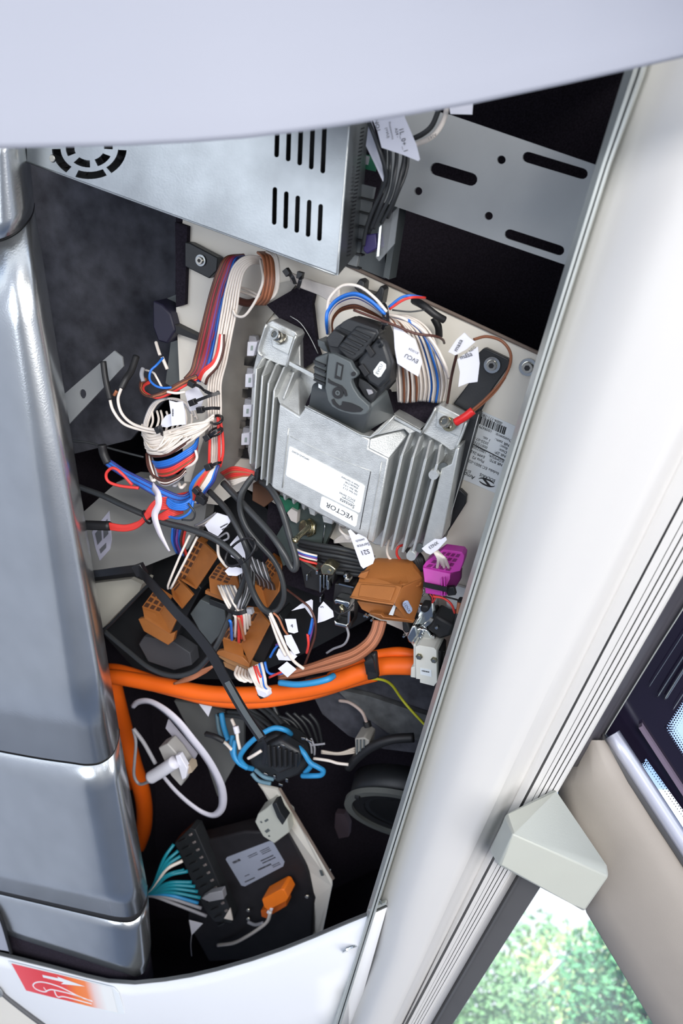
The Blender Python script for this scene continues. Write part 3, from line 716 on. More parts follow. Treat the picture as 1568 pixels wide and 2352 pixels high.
# type sticker
stk = slab('type_sticker', [(664, 1026), (668, 1026), (834, 1113), (838, 1118), (827, 1176), (823, 1178), (659, 1094), (656, 1090)], .0522, .0527, M['labelw'], ecu)
st2 = slab('name_sticker', [(738, 1141), (742, 1141), (818, 1179), (822, 1184), (818, 1207), (814, 1210), (737, 1168), (734, 1163)], .0522, .0528, M['labelw'], ecu)
def pt(s, x, y, size, par, ang=27.3, h=.0529, m=None, sx=1.0, flip=True):
    f_ = Fr(x, y, h, ang); return text('lettering', s, f_, 0, 0, 0, size, m or M['ink'], par, 0, flip, sx=sx)
pt('VECTOR', 780, 1174, 17, st2, h=.0530, sx=1.1)
pt('Sensata', 797, 1156, 13, stk); pt('Technologies', 799, 1149, 6, stk); pt('EVCC Series', 797, 1141, 8, stk); pt('SW Rev: 3.1.3', 804, 1128, 6.5, stk); pt('FBL Rev: 1.9.2', 805, 1121, 6.5, stk)
pt('IP6K6K/7/9K', 807, 1114, 6.5, stk); pt('Made in Germany', 804, 1106, 6.5, stk); pt('089924-02-023002', 690, 1046, 6, stk)
# carrier bracket (black) with ears showing around the unit
cb = thing('carrier_bracket', PL(1090, 900, .002), 'black steel carrier bracket whose ears show around the control unit', 'bracket')
slab('bracket_ear', [(1109, 801), (1116, 800), (1166, 824), (1171, 832), (1168, 842), (1130, 895), (1097, 958), (1040, 928), (1090, 862), (1094, 815)], .001, .008, M['plas'], cb, bev=.001)
slab('bracket_ear', [(1040, 1120), (1058, 1126), (1071, 1139), (1069, 1158), (1022, 1232), (1010, 1236), (1000, 1180)], .001, .008, M['plas'], cb, bev=.001)
slab('bracket_ear', [(612, 700), (700, 650), (724, 662), (716, 700), (728, 800), (735, 822), (690, 850), (640, 730)], .001, .008, M['black'], cb)
slab('bracket_ear', [(880, 905), (960, 900), (1004, 930), (970, 1000), (900, 955)], .004, .012, M['black'], cb)
slab('side_flange', [(1068, 950), (1096, 948), (1100, 955), (1018, 1243), (1008, 1246), (1012, 1225)], .004, .02, M['plas'], cb)
tube('flange_edge', [(1099, 952, .021), (1060, 1095, .021), (1018, 1241, .021)], 1.2, M['cast'], cb, n=3)
tube('flange_edge', [(666, 726, .012), (690, 742, .012), (712, 775, .012), (730, 812, .012)], 1.0, M['cast'], cb, n=3)
screw(cb, 1130, 838, .009, 13, name='ear_screw'); 
# small black bracket at upper left corner of plate
ub = thing('corner_bracket', PL(460, 600, .003), 'small black angle bracket screwed to the upper left corner of the cream plate', 'bracket')
slab('bracket_leaf', [(424, 556), (436, 558), (500, 592), (498, 622), (480, 640), (424, 612)], .001, .012, M['plas'], ub, bev=.001)
slab('bracket_post', [(402, 510), (430, 520), (424, 700), (404, 706)], -.02, .006, M['black'], ub)
screw(ub, 461, 598, .013, 9, name='bracket_screw')
# adhesive cable mounts on the plate
for i, (x, y) in enumerate([(856, 660), (826, 652)]):
    pass
cm = thing('cable_mount', PL(850, 680, .003), 'small black cable mount block on the cream plate above the blue loops', 'cable mount')
slab('mount_base', [(812, 660), (826, 640), (836, 648), (834, 668), (862, 676), (874, 656), (882, 664), (876, 700), (840, 690)], .001, .016, M['plas'], cm, bev=.001)
# lever connector plugged into the unit
cn = thing('lever_connector', PL(800, 870, .05), 'black lever-locked plug labelled EVCU on top of the control unit', 'connector')
def prs(name, pts, h0, h1, m, bev=.0008, holes=None): return slab(name, pts, h0, h1, m, cn, bev=bev, holes=holes)
slab('connector_tray', [(722, 884), (700, 932), (848, 1004), (904, 952), (884, 904)], .012, .03, M['black'], cn)
tube('tray_lip', [(700, 933, .053), (775, 970, .053), (850, 1004, .053), (905, 955, .05)], 2.0, M['castlight'], ecu, n=3)
b = MB()
A = [PL(719, 889, .085), PL(752, 880, .088), PL(852, 925, .085), PL(884, 900, .07)]
B_ = [PL(714, 934, .035), PL(832, 992, .038), PL(903, 950, .035)]
vs_ = [PL(719, 886, .07), PL(850, 935, .085), PL(887, 898, .065), PL(711, 934, .04), PL(833, 992, .045), PL(903, 950, .035), PL(760, 860, .06)]
mesh('socket_shell', vs_, [(0, 1, 4, 3), (1, 2, 5, 4), (0, 6, 2, 1)], M['plasg'], cn, bev=.001).modifiers.new('s', 'SOLIDIFY').thickness = .002
prs('wire_cover', [(748, 780), (770, 752), (790, 738), (818, 745), (867, 761), (880, 795), (902, 836), (896, 878), (880, 897), (852, 929), (826, 905), (800, 868), (766, 838)], .045, .082, M['plas'], .0012)
prs('cover_ridge', [(772, 800), (818, 748), (866, 764), (838, 812), (806, 836)], .08, .09, M['plas'], .002)
prs('cover_ridge', [(818, 830), (868, 776), (884, 790), (898, 834), (892, 872), (870, 896), (844, 880)], .08, .092, M['plas'], .003)
for i in range(5):
    x = 776+i*9; y = 796-i*9.5
    slab('cover_rib', [(x, y), (x+4, y+1), (x+38, y+17), (x+35, y+20)], .09, .0925, M['plas'], cn, bev=.0003)
tube('cover_latch', [(868, 786, .094), (874, 782, .098), (878, 792, .098), (872, 796, .094)], 3.5, M['plas'], cn)
slab('label_evcu', [(872, 831), (877, 830), (886, 837), (886, 846), (874, 865), (868, 867), (858, 859), (857, 852)], .092, .0925, M['labelw'], cn, bev=0)
pt('EVCU', 871, 848, 10.5, cn, ang=118, h=.0928, flip=True)
LV = [(754, 812), (766, 813), (804, 831), (811, 846), (820, 856), (821, 862), (816, 868), (807, 871), (806, 878), (811, 891), (824, 911), (847, 932), (848, 941), (840, 951), (829, 954), (805, 952), (780, 945), (762, 935), (752, 920), (746, 892), (750, 846)]
lv = prs('lever', LV, .092, .099, M['plasg'], .0008, None)
def sl(pts, m='plas', h=.1): return slab('lever_slot', pts, h-.002, h, M[m], lv)
sl([(773, 832), (788, 839), (783, 873), (768, 868)], 'rubber'); sl([(776, 837), (785, 842), (781, 866), (773, 862)], 'plasg', .1006)
fz = Fr(776, 902, .0995, 20); fz.ring('lever_pivot', 0, 0, 0, 2, 7, 13.5, M['rubber'], lv); fz.ring('lever_pivot', 0, 0, 0, 3, 3, 6, M['plasg'], lv)
sl([(761, 918), (766, 916), (770, 924), (778, 932), (784, 931), (786, 922), (806, 926), (824, 934), (833, 941), (828, 946), (812, 947), (792, 944), (775, 937), (764, 928)], 'rubber')
sl([(753, 869), (758, 874), (770, 880), (784, 886), (794, 897), (797, 909), (793, 911), (788, 899), (778, 889), (764, 884), (753, 878)], 'rubber')
sl(circ(811, 859, 5), 'rubber')
prs('lever_grip', [(722, 822), (752, 812), (748, 884), (738, 880), (722, 872), (720, 850)], .07, .088, M['plasg'], .0015)
for y in (828, 842, 858, 870): slab('grip_rib', [(720, y), (746, y+11), (745, y+15), (719, y+4)], .088, .091, M['plas'], cn)
slab('white_tick', [(731, 881), (739, 885), (738, 894), (731, 890)], .0865, .088, M['labelw'], cn)
prs('rear_horn', [(728, 780), (744, 785), (756, 812), (742, 806), (730, 795)], .05, .07, M['plasg'], .0008)
# row of white latching clips left of the unit
lt = thing('clip_row', PL(565, 900, .01), 'upright row of four white latching clips along the left edge of the control unit', 'terminal row')
for q in [[(568, 785), (591, 785), (582, 818), (566, 818)], [(563, 859), (579, 859), (580, 890), (562, 890)], [(558, 930), (577, 930), (575, 958), (557, 958)], [(554, 996), (572, 994), (572, 1022), (553, 1023)]]:
    o = slab('latch_clip', q, .008, .02, M['label'], lt, bev=.0006)
    (x0, y0), (x1, y1) = q[0], q[2]
    slab('clip_window', [(x0+8, y0+9), (x0+13, y0+9), (x0+12, y0+20), (x0+7, y0+20)], .0202, .0205, mat('clip_glyph', (150, 165, 160), .5), o)
    slab('clip_finger', [(x0+4, y0-14), (x0+18, y0-12), (x0+22, y0), (x0+2, y0)], .006, .014, M['wgrey'], lt, bev=.0005)
    slab('recess', [(x0-6, y0+34), (x0+22, y0+36), (x0+18, y0+58), (x0-8, y0+54)], -.001, .004, M['rubber'], lt)
# steel bulkhead carrying the left harness
bh = thing('steel_bulkhead', PL(520, 900, .005), 'dull galvanised steel bracket face beside the tall wire harness', 'bracket')
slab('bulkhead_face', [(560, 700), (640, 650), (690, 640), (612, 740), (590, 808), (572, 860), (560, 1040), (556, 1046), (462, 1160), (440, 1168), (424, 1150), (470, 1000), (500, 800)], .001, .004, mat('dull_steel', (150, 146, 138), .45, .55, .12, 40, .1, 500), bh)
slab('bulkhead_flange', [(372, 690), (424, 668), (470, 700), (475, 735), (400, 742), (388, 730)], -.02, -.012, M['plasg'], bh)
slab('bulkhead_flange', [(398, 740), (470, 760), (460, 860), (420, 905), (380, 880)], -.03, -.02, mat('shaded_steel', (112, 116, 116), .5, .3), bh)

prs('cover_block', [(786, 740), (800, 732), (866, 756), (870, 766), (858, 786), (778, 752)], .07, .088, M['plas'], .0008)
prs('cover_block', [(748, 778), (766, 758), (792, 772), (776, 800), (756, 796)], .07, .088, M['plas'], .0008)
prs('cover_notch', [(838, 800), (846, 792), (860, 812), (852, 822)], .092, .0945, M['rubber'], .0003)
prs('cover_notch', [(822, 842), (832, 836), (848, 858), (838, 866)], .092, .0945, M['rubber'], .0003)
prs('cover_wedge', [(824, 868), (846, 880), (866, 900), (852, 926), (838, 912), (822, 886)], .082, .088, M['plas'], .0006)
prs('cover_wedge', [(840, 894), (852, 896), (856, 904), (846, 908)], .088, .0905, M['wgrey'], .0004)
# ================================================================ WIRE HARNESSES ON THE PLATE
def wire(par, pts, r, m, name='wire', n=7, segs=8): return tube(name, pts, r, M[m], par, segs, n)
def tie(par, x0, y0, x1, y1, h, r=3.2, head=True):
    o = strap('cable_tie', [(x0, y0, h), ((x0+x1)/2+2, (y0+y1)/2-2, h+.006), (x1, y1, h)], r*2.2, 2.4, M['tie'], par)
    if head:
        f_ = Fr(x0, y0, h, math.degrees(math.atan2(y1-y0, x1-x0))); f_.bx('tie_head', -8, -7, -6, 8, 7, 8, M['tie'], par, bev=1.2)
def ringtie(par, x, y, rx, ry, ang, h, r=2.6):
    a = math.radians(ang); pts = []
    for i in range(13):
        t_ = 2*math.pi*i/12; u = rx*math.cos(t_); v = ry*math.sin(t_)
        pts.append((x+u*math.cos(a)-v*math.sin(a), y+u*math.sin(a)+v*math.cos(a), h+.008*math.sin(t_)))
    tube('cable_tie', pts, r, M['tie'], par, 6, 3)
ha = thing('wire_harness', PL(500, 900, .03), 'tall harness of white, brown, red and blue wires down the steel bracket', 'wire harness')
# whites
for i in range(12):
    top_ = i < 6; t = (i/5 if top_ else (i-6+.5)/6); z = .0 if top_ else -.0035; k = random.uniform(-.8, .8)
    pts = [(606-6*t, 592+14*t, .018+z), (566+12*t, 590+16*t+k, .03+z), (537+22*t, 612+14*t, .036+z), (521+28*t, 660+6*t, .04+z), (511+32*t, 710, .042+z), (501+30*t+k, 770, .044+z), (489+30*t, 830, .044+z), (479+28*t, 880+k, .042+z), (478+29*t, 930, .04+z), (481+26*t+k, 985, .038+z), (483+26*t, 1030, .038+z), (481+23*t, 1072, .038+z)]
    wire(ha, pts, 2.8, 'wwhite')
wire(ha, [(505, 960, .045), (511, 1000, .045), (512, 1040, .045), (505, 1072, .045)], 3.4, 'wred'); wire(ha, [(500, 958, .048), (503, 1010, .048), (503, 1068, .047)], 3.4, 'wred')
wire(ha, [(482, 1000, .047), (481, 1030, .047), (480, 1068, .047)], 3.4, 'wred')
# dark group
cols = ['wdbrown', 'wbrown', 'wdbrown', 'wdred', 'wdbrown', 'wdred', 'wdred', 'wpurple', 'wdred', 'wdblue', 'wblue', 'wdblue']
for i, c in enumerate(cols):
    t = i/11; k = random.uniform(-2, 2)
    wire(ha, [(560, 586+2*t, .012), (520+22*t, 592+6*t, .028), (500+32*t, 625+8*t, .034), (485+34*t+k, 670, .036), (472+36*t, 720+k, .038), (460+38*t+k, 770, .04), (448+40*t, 820, .04), (440+36*t, 850+4*t, .044), (424+34*t, 870+6*t, .048)], 3.6, c)
for i, c in enumerate(['wred', 'wred', 'wwhite', 'wwhite', 'wdbrown']):
    wire(ha, [(506+2*i, 768, .05), (500+3*i, 805, .052), (488+3*i, 832+2*i, .054), (466+3*i, 850+4*i, .054), (456+4*i, 870+3*i, .05)], 3.3, c)
# brown and white loop at the top
for i in range(6):
    wire(ha, [(592+3*i, 580, .02), (604+4*i, 592, .035), (609+4*i, 625, .045), (607+4*i, 655, .048), (600+4*i, 682, .046), (584+5*i, 699, .035)], 3.5, 'wbrown' if i % 2 else 'wcopper')
for i in range(3):
    wire(ha, [(612+5*i, 578, .025), (628+4*i, 592, .035), (634+3*i, 632, .045), (630+3*i, 665, .045), (618+3*i, 684, .044), (600, 690+2*i, .036)], 3.4, 'wwhite')
wire(ha, [(598, 596, .03), (604, 640, .05), (594, 675, .052), (578, 705, .052), (560, 726, .05), (543, 725, .046), (535, 712, .044)], 3.2, 'wwhite')
for i in range(2): wire(ha, [(550, 660+9*i, .02), (575, 668+9*i, .022), (598, 682+5*i, .02)], 3.2, 'wwhite')
wire(ha, [(545, 690, .015), (570, 696, .015), (600, 688, .015)], 9, 'wdbrown')
ties = [(441, 881, 470, 898, .058), (443, 924, 505, 902, .058), (461, 941, 505, 938, .056)]
for q in ties: tie(ha, *q)
strap('cable_tie', [(470, 898, .05), (490, 906, .052), (503, 900, .05)], 8, 2.4, M['tie'], ha)
ringtie(ha, 497, 964, 14, 9, -20, .052, 3.4); tie(ha, 477, 1004, 508, 984, .056); ringtie(ha, 495, 992, 17, 8, -25, .05); tie(ha, 480, 1072, 508, 1062, .055)
# below the last tie the harness fans out
cols = ['wblue', 'wblue', 'wcopper', 'wred', 'wred', 'wcopper', 'wwhite', 'wwhite', 'wwhite', 'wblue', 'wdblue']
for i, c in enumerate(cols):
    t = i/10
    wire(ha, [(484+18*t, 1068, .05), (464+32*t, 1084+2*t, .054), (446+44*t, 1102+3*t, .055), (437+38*t, 1122+2*t, .054), (440+22*t, 1140+2*t, .052), (438+16*t, 1152+3*t, .05)], 3.4, c)
tie(ha, 452, 1126, 474, 1150, .062)
f_ = Fr(464, 1146, .06, 30); f_.bx('tie_head', -14, -9, -6, 12, 10, 8, M['tie'], ha, bev=1.5)
# ---- coiled white wires
hb = thing('white_wire_coil', PL(407, 985, .05), 'tangled coil of thin white wires tied beside the harness', 'wire coil')
r = random.Random(11)
for i in range(15):
    t = i/14
    wire(hb, [(492-2*t, 950+18*t, .045+.01*r.random()), (470-10*t+r.uniform(-5, 5), 968+28*t, .055), (430+r.uniform(-6, 6), 976+44*t+r.uniform(-4, 4), .062), (385+r.uniform(-8, 8), 990+50*t, .066), (350+r.uniform(-6, 6), 1000+42*t, .062), (330+8*t+r.uniform(-3, 3), 990+46*t, .05), (326+14*t, 975+50*t, .04)], 2.6, 'wwhite')
for i in range(9):
    t = i/8
    wire(hb, [(326+8*t, 1000+10*t, .035), (334+8*t, 960+4*t, .03), (352+12*t, 926-2*t, .028), (385+18*t, 916, .028), (420+20*t, 925+10*t, .028), (440+14*t, 950+14*t, .03)], 2.7, 'wwhite' if i % 3 else 'wgrey')
for i in range(8):
    x = 345+i*13+r.uniform(-3, 3); wire(hb, [(x, 940+r.uniform(-6, 6), .026), (x+4, 965, .034), (x-3, 992+r.uniform(-8, 8), .04)], 2.7, 'wwhite')
for i in range(7):
    wire(hb, [(332+i*10, 1010+4*i, .05), (345+i*6, 1030+2*i, .066), (362+i*8, 1026+r.uniform(-4, 8), .07), (380+i*10, 1005+r.uniform(-4, 4), .066)], 2.5, 'wwhite')
tie(hb, 365, 986, 372, 1000, .075)
tg = slab('paper_tag', [(388, 920), (404, 924), (419, 922), (424, 945), (426, 975), (412, 976), (394, 978), (392, 948)], .078, .079, M['label'], hb)
slab('paper_tag', [(392, 950), (380, 955), (371, 968), (370, 980), (384, 982), (394, 978)], .07, .071, M['label'], hb)
slab('paper_tag', [(424, 900), (452, 886), (468, 912), (460, 940), (436, 944)], .045, .046, M['label'], hb)
bars('tag_print', Fr(398, 948, .0795, 90), 0, 0, 0, 18, 3, tg)
# ---- brown/red coil
hc = thing('brown_wire_coil', PL(370, 890, .05), 'small loop of brown and red wires left of the cable ties', 'wire coil')
for i, c in enumerate(['wdbrown', 'wbrown', 'wcopper', 'wbrown', 'wdbrown', 'wred', 'wred', 'wwhite']):
    k = i*2.2
    wire(hc, [(452, 862+k*.6, .05), (425, 872+k, .055), (396, 888+k, .058), (366, 904+k*.7, .06), (340+k*.6, 910, .058), (325+k*.5, 900, .05), (322+k*.6, 882+k*.4, .04), (330+k, 866+k, .03)] if c != 'wwhite' else [(384, 900, .066), (405, 903, .066), (425, 900, .062)], 3.2, c)
wire(hc, [(394, 890, .062), (375, 891, .064), (357, 886, .064), (344, 872, .06), (346, 852, .055), (360, 838, .05), (374, 822, .04)], 2.8, 'wblue')
wire(hc, [(334, 850, .03), (352, 856, .045), (360, 868, .05), (372, 890, .05)], 2.6, 'wwhite')
wire(hc, [(358, 786, .02), (362, 800, .025), (367, 815, .03)], 4, 'wwhite'); wire(hc, [(372, 820, .03), (378, 834, .03), (384, 848, .03)], 4, 'wwhite')
wire(hc, [(328, 846, .04), (325, 860, .045), (329, 876, .048)], 5, 'wgrey')
pl_ = slab('navy_plug', [(350, 690), (372, 700), (392, 722), (402, 760), (384, 790), (362, 784), (350, 750)], -.02, .012, mat('navy_plug', (34, 32, 52), .5), None, bev=.002)
tag(pl_, 'dark navy plug at the edge of the felt panel above the small brown loop', 'plug')
slab('plug_arm', [(380, 725), (400, 745), (455, 772), (452, 782), (400, 764)], 0, .01, M['rubber'], pl_)
# ---- coloured coil
hd = thing('coloured_wire_coil', PL(395, 1070, .05), 'ring of blue, red, white and brown wires below the white coil', 'wire coil')
for i, (c, p) in enumerate([('wblue', 0), ('wblue', 5), ('wblue', 10), ('wdblue', 14), ('wred', 20), ('wred', 25), ('wbrown', 30), ('wred', 34)]):
    wire(hd, [(455-p*.1, 1002+p*.8, .045), (446, 1022+p*.9, .056), (424-p*.1, 1038+p, .064), (396, 1054+p, .066), (366+p*.2, 1062+p*.9, .06), (350+p*.3, 1060+p*.8, .045)], 3.2, c)
wire(hd, [(438, 1008, .06), (412, 1028, .066), (385, 1044, .068), (355, 1048, .06), (338, 1040, .05)], 3.2, 'wdbrown')
wire(hd, [(449, 1034, .06), (452, 1052, .062), (442, 1066, .062), (424, 1074, .06)], 3.2, 'wwhite')
for i in range(5):
    wire(hd, [(336+3*i, 1042+2*i, .04), (340+4*i, 1072, .05), (354+3*i, 1094+3*i, .056), (382, 1103+3*i, .06), (410-i, 1092+3*i, .06), (426, 1074+3*i, .055)], 2.8, ['wdbrown', 'wdbrown', 'wwhite', 'wdbrown', 'wgrey'][i])
for i in range(5): wire(hd, [(346+i*16, 1094+4*i, .05), (352+i*16, 1104+4*i, .058), (362+i*16, 1096+4*i, .05)], 4, 'wgrey' if i % 2 else 'wwhite')
# ---- blue and red tails
he = thing('blue_wire_tail', PL(300, 1100, .05), 'bunch of blue wires ending in a black sleeve at the far left', 'wire bundle')
for i in range(7):
    k = (i-3)*3.6
    wire(he, [(444, 1136+k, .045), (414-k*.3, 1148+k*.8, .055), (376, 1136+k, .06), (334+k*.2, 1114+k, .06), (290+k*.3, 1090+k*.9, .058), (256-k*.2, 1068+k*.6, .056), (244-k*.2, 1060+k*.4, .056)], 3.3, 'wblue' if i % 3 else 'wdblue')
wire(he, [(234, 1022, .056), (238, 1042, .056), (248, 1064, .057)], 10, 'rubber', 'heat_shrink')
wire(he, [(318, 1121, .07), (276, 1116, .07), (249, 1106, .07), (244, 1088, .07), (258, 1075, .07), (276, 1084, .07), (304, 1114, .068)], 3.6, 'wred', 'red_loop')
for i in range(4): wire(he, [(440, 1146+i*3, .06), (424, 1157+i*4, .066), (404-i*3, 1158+i*3, .068), (384, 1146+i*3, .066)], 3.6, 'wblue', 'blue_loop')
wire(he, [(444, 1150, .06), (436, 1176, .066), (412, 1190, .066), (386, 1186, .06)], 3.2, 'wblue', 'blue_loop')
wire(he, [(432, 1156, .07), (447, 1178, .07), (441, 1194, .068), (418, 1194, .066)], 2.4, 'cable', 'thin_lead')
hf = thing('red_wire_tail', PL(310, 1200, .05), 'bundle of red wires ending in a black sleeve beside the silver column', 'wire bundle')
for i in range(7):
    k = (i-3)*3.2
    wire(hf, [(432, 1142+k, .04), (396, 1152+k*1.3, .056), (362+k*.4, 1160+k, .064), (343+k*.5, 1178+k*.4, .066), (332+k*.4, 1192, .066), (312, 1207+k*.5, .064), (284, 1213+k*.5, .062), (246, 1208+k*.6, .06)], 3.6, 'wred')
for i in range(5): wire(hf, [(420, 1160+i*4, .05), (392, 1170+i*4, .06), (362, 1186+i*3, .06)], 3.4, 'wred')
wire(hf, [(252, 1208, .061), (222, 1207, .061), (191, 1206, .061)], 11, 'rubber', 'heat_shrink')
ringtie(hf, 338, 1188, 16, 7, 60, .068)
tt = thing('white_tie_tail', PL(363, 1190, .08), 'loose translucent white cable-tie tail hanging over the red wires', 'cable tie')
ps = [(350, 1116, .075, 22), (362, 1135, .085, 20), (364, 1160, .088, 15), (355, 1185, .088, 17), (366, 1222, .09, 14), (378, 1246, .09, 9), (389, 1266, .09, 5)]
vs_ = []
pth = crom([PL(*q[:3]) for q in ps], 5)
for i, q in enumerate(pth):
    j = min(len(ps)-2, i//5); f0 = (i-5*j)/5; wd = (ps[j][3]*(1-f0)+ps[j+1][3]*f0)*mpp(360, 1180, .08)/2
    t_ = (pth[min(i+1, len(pth)-1)]-pth[max(0, i-1)]).normalized(); s_ = t_.cross(NW).normalized()*wd
    vs_.append([q-s_, q+s_])
loft('tail_strip', vs_, mat('milky_nylon', (222, 214, 222), .35), tt, thick=.0008)
# ---- white pair with black sleeves, far left
hg = thing('white_wire_pair', PL(290, 950, .05), 'two white wires with black heat-shrink ends curving out at the left', 'wire pair')
wire(hg, [(251, 912, .055), (260, 943, .055), (284, 973, .057), (323, 987, .06), (366, 995, .064), (392, 992, .066)], 3.6, 'wwhite')
wire(hg, [(279, 890, .055), (271, 918, .056), (280, 950, .057), (304, 973, .06), (340, 985, .064), (372, 988, .066)], 3.6, 'wwhite')
wire(hg, [(237, 830, .05), (241, 862, .053), (246, 888, .055), (253, 918, .056)], 7, 'rubber', 'heat_shrink')
wire(hg, [(313, 818, .03), (302, 850, .04), (288, 872, .05), (278, 892, .055)], 8, 'rubber', 'heat_shrink')
wire(hg, [(262, 908, .05), (268, 898, .05)], 4, 'wcopper', 'bare_end')
# strap bracket
sb = slab('hanging_strap', [(138, 912), (150, 903), (262, 806), (280, 820), (283, 842), (153, 980), (140, 985)], .028, .030, M['bracket'], holes=[circ(190, 905, 8, 12, 1.4)])
tag(sb, 'grey flat metal strap with one hole slanting behind the silver column', 'bracket')
# thin loose wire at left
lw = tube('thin_black_wire', [(160, 1012, .03), (200, 1016, .03), (232, 1024, .03), (290, 1040, .03), (330, 1050, .03)], 2.5, M['cable']); tag(lw, 'thin black wire crossing the dark gap at the left above the blue bunch', 'wire')
# ================================================================ RIGHT-HAND HARNESS AROUND THE PLUG
hh = thing('plug_wire_harness', PL(880, 760, .05), 'fat arc of white and blue wires feeding the black lever plug', 'wire harness')
for i in range(9):
    t = i/8
    wire(hh, [(664+6*t, 628+16*t, .018), (696-4*t, 640+18*t, .022), (724+4*t, 650+22*t, .03), (756+4*t, 660+30*t, .04), (780, 668+30*t, .045)], 4.0, 'wwhite')
wire(hh, [(752, 728, .075), (751, 708, .078), (758, 682, .08), (786, 656, .08), (824, 658, .08), (860, 684, .08), (888, 716, .078)], 3.6, 'wwhite')
cols = ['wblue', 'wblue', 'wwhite', 'wdblue', 'wwhite', 'wwhite', 'wwhite', 'wwhite', 'wdbrown', 'wbrown', 'wdbrown', 'wbrown']
for i, c in enumerate(cols):
    t = i/11; hgt = .078-.018*t
    wire(hh, [(752+12*t, 766, .06), (749+12*t, 738+8*t, hgt), (753+14*t, 712+16*t, hgt), (776+8*t, 686+26*t, hgt), (814+2*t, 674+32*t, hgt+.004), (850, 690+28*t, hgt+.004), (884, 722+10*t, hgt)], 3.8, c)
r = random.Random(5)
cs = ['wwhite']*24; cs[3] = 'wbrown'; cs[6] = 'wbrown'; cs[11] = 'wwhite'; cs[16] = 'wblue'; cs[19] = 'wblue'; cs[9] = 'wbrown'
for i, c in enumerate(cs):
    t = i/23; z = .07-.03*t+(.003 if i % 2 else -.001)
    k = lambda: r.uniform(-1.5, 1.5)
    wire(hh, [(886+k(), 722+6*t, .062), (904+34*t, 752-24*t+k(), z), (908+78*t+k(), 800-40*t, z), (911+104*t, 850-18*t, z-.004), (913+112*t, 890-8*t, z-.014), (914+104*t+k(), 922+2*math.sin(t*9), z-.026)], 2.7 if i % 2 else 3.1, c)
for i in range(4): wire(hh, [(888, 722, .07), (930+8*i, 733+4*i, .075), (972+8*i, 765+8*i, .072), (1004+6*i, 815+8*i, .066), (1024+2*i, 850+6*i, .05)], 3.7, 'wwhite' if i != 1 else 'wblue')
ringtie(hh, 885, 722, 5, 24, -8, .078, 3.6); tie(hh, 884, 738, 878, 756, .08); 
tie(hh, 660, 625, 678, 652, .04, 4); tie(hh, 690, 632, 684, 662, .044, 4)
wire(hh, [(812, 712, .08), (862, 731, .084), (908, 748, .085), (954, 766, .08), (998, 772, .07), (1016, 780, .05), (1020, 788, .03)], 3.2, 'wdbrown')
wire(hh, [(892, 706, .07), (920, 684, .07), (944, 679, .068), (974, 684, .05)], 3.2, 'wblue'); wire(hh, [(894, 710, .07), (924, 690, .07), (948, 683, .068), (976, 684, .05)], 3.2, 'wred')
for a in [[(950, 690, .03), (972, 702, .04), (998, 722, .04), (1020, 735, .035)], [(996, 730, .02), (1006, 750, .02), (1008, 772, .015)]]: wire(hh, a, 9, 'rubber', 'heat_shrink')
wire(hh, [(900, 712, .06), (940, 716, .055), (975, 712, .05)], 2, 'cable')
# paper tag EVCU
def tagp(name, pts, h, label=None, cat='label', par=None, m='label', th=.0007):
    b = MB(); rg = [PL(x, y, (h if not callable(h) else h(x, y))) for x, y in pts]; b.prism(rg, [p+NW*th for p in rg]); o = b.build(name, M[m], par)
    if label: tag(o, label, cat)
    return o
te = tagp('paper_tag', [(903, 742), (928, 762), (953, 780), (969, 831), (960, 865), (935, 850), (912, 835), (906, 800)], lambda x, y: .082+.0002*(y-800)*0, None, par=hh)
text('tag_lettering', 'EVCU', Fr(945, 823, .083, 27), 0, 0, 0, 14, M['ink'], te, 0, True)
text('tag_lettering', 'X1/X24', Fr(950, 806, .083, 27), 0, 0, 0, 8, M['ink'], te, 0, True)
# earth lead
hm = thing('earth_lead', PL(1120, 800, .05), 'brown earth lead with red ring terminal and two paper tags reading masa', 'wire')
wire(hm, [(1087, 780, .055), (1118, 773, .055), (1154, 785, .055), (1173, 818, .055), (1160, 863, .055), (1119, 912, .055), (1074, 951, .055)], 3.6, 'wbrown')
wire(hm, [(1048, 816, .05), (1037, 862, .04), (1028, 918, .02), (1026, 928, .015)], 3.2, 'wdbrown')
wire(hm, [(1160, 866, .05), (1138, 898, .05), (1110, 925, .05), (1080, 950, .05)], 3.0, 'wcopper')
wire(hm, [(1086, 943, .055), (1068, 957, .056), (1046, 970, .055)], 10, 'redp', 'terminal_sleeve')
Fr(1031, 974, .037, 20).ring('ring_lug', 0, 0, 0, 3, 10, 17, M['brass'], hm)
t1 = tagp('paper_tag', [(1029, 808), (1048, 780), (1066, 764), (1078, 776), (1091, 785), (1070, 803), (1045, 816)], .06, par=hm)
t2 = tagp('paper_tag', [(1050, 826), (1062, 816), (1088, 802), (1097, 796), (1101, 835), (1096, 877), (1074, 880), (1052, 889), (1056, 855)], .064, par=hm)
text('tag_lettering', 'masa', Fr(1052, 793, .0612, -62), 0, 0, 0, 15, M['ink'], t1, 0, False)
text('tag_lettering', 'masa', Fr(1070, 817, .0652, -18), 0, 0, 0, 15, M['ink'], t2, 0, False)
text('tag_lettering', 'M_NEG', Fr(1080, 806, .0652, -40), 0, 0, 0, 9, M['ink'], t2, 0, False)
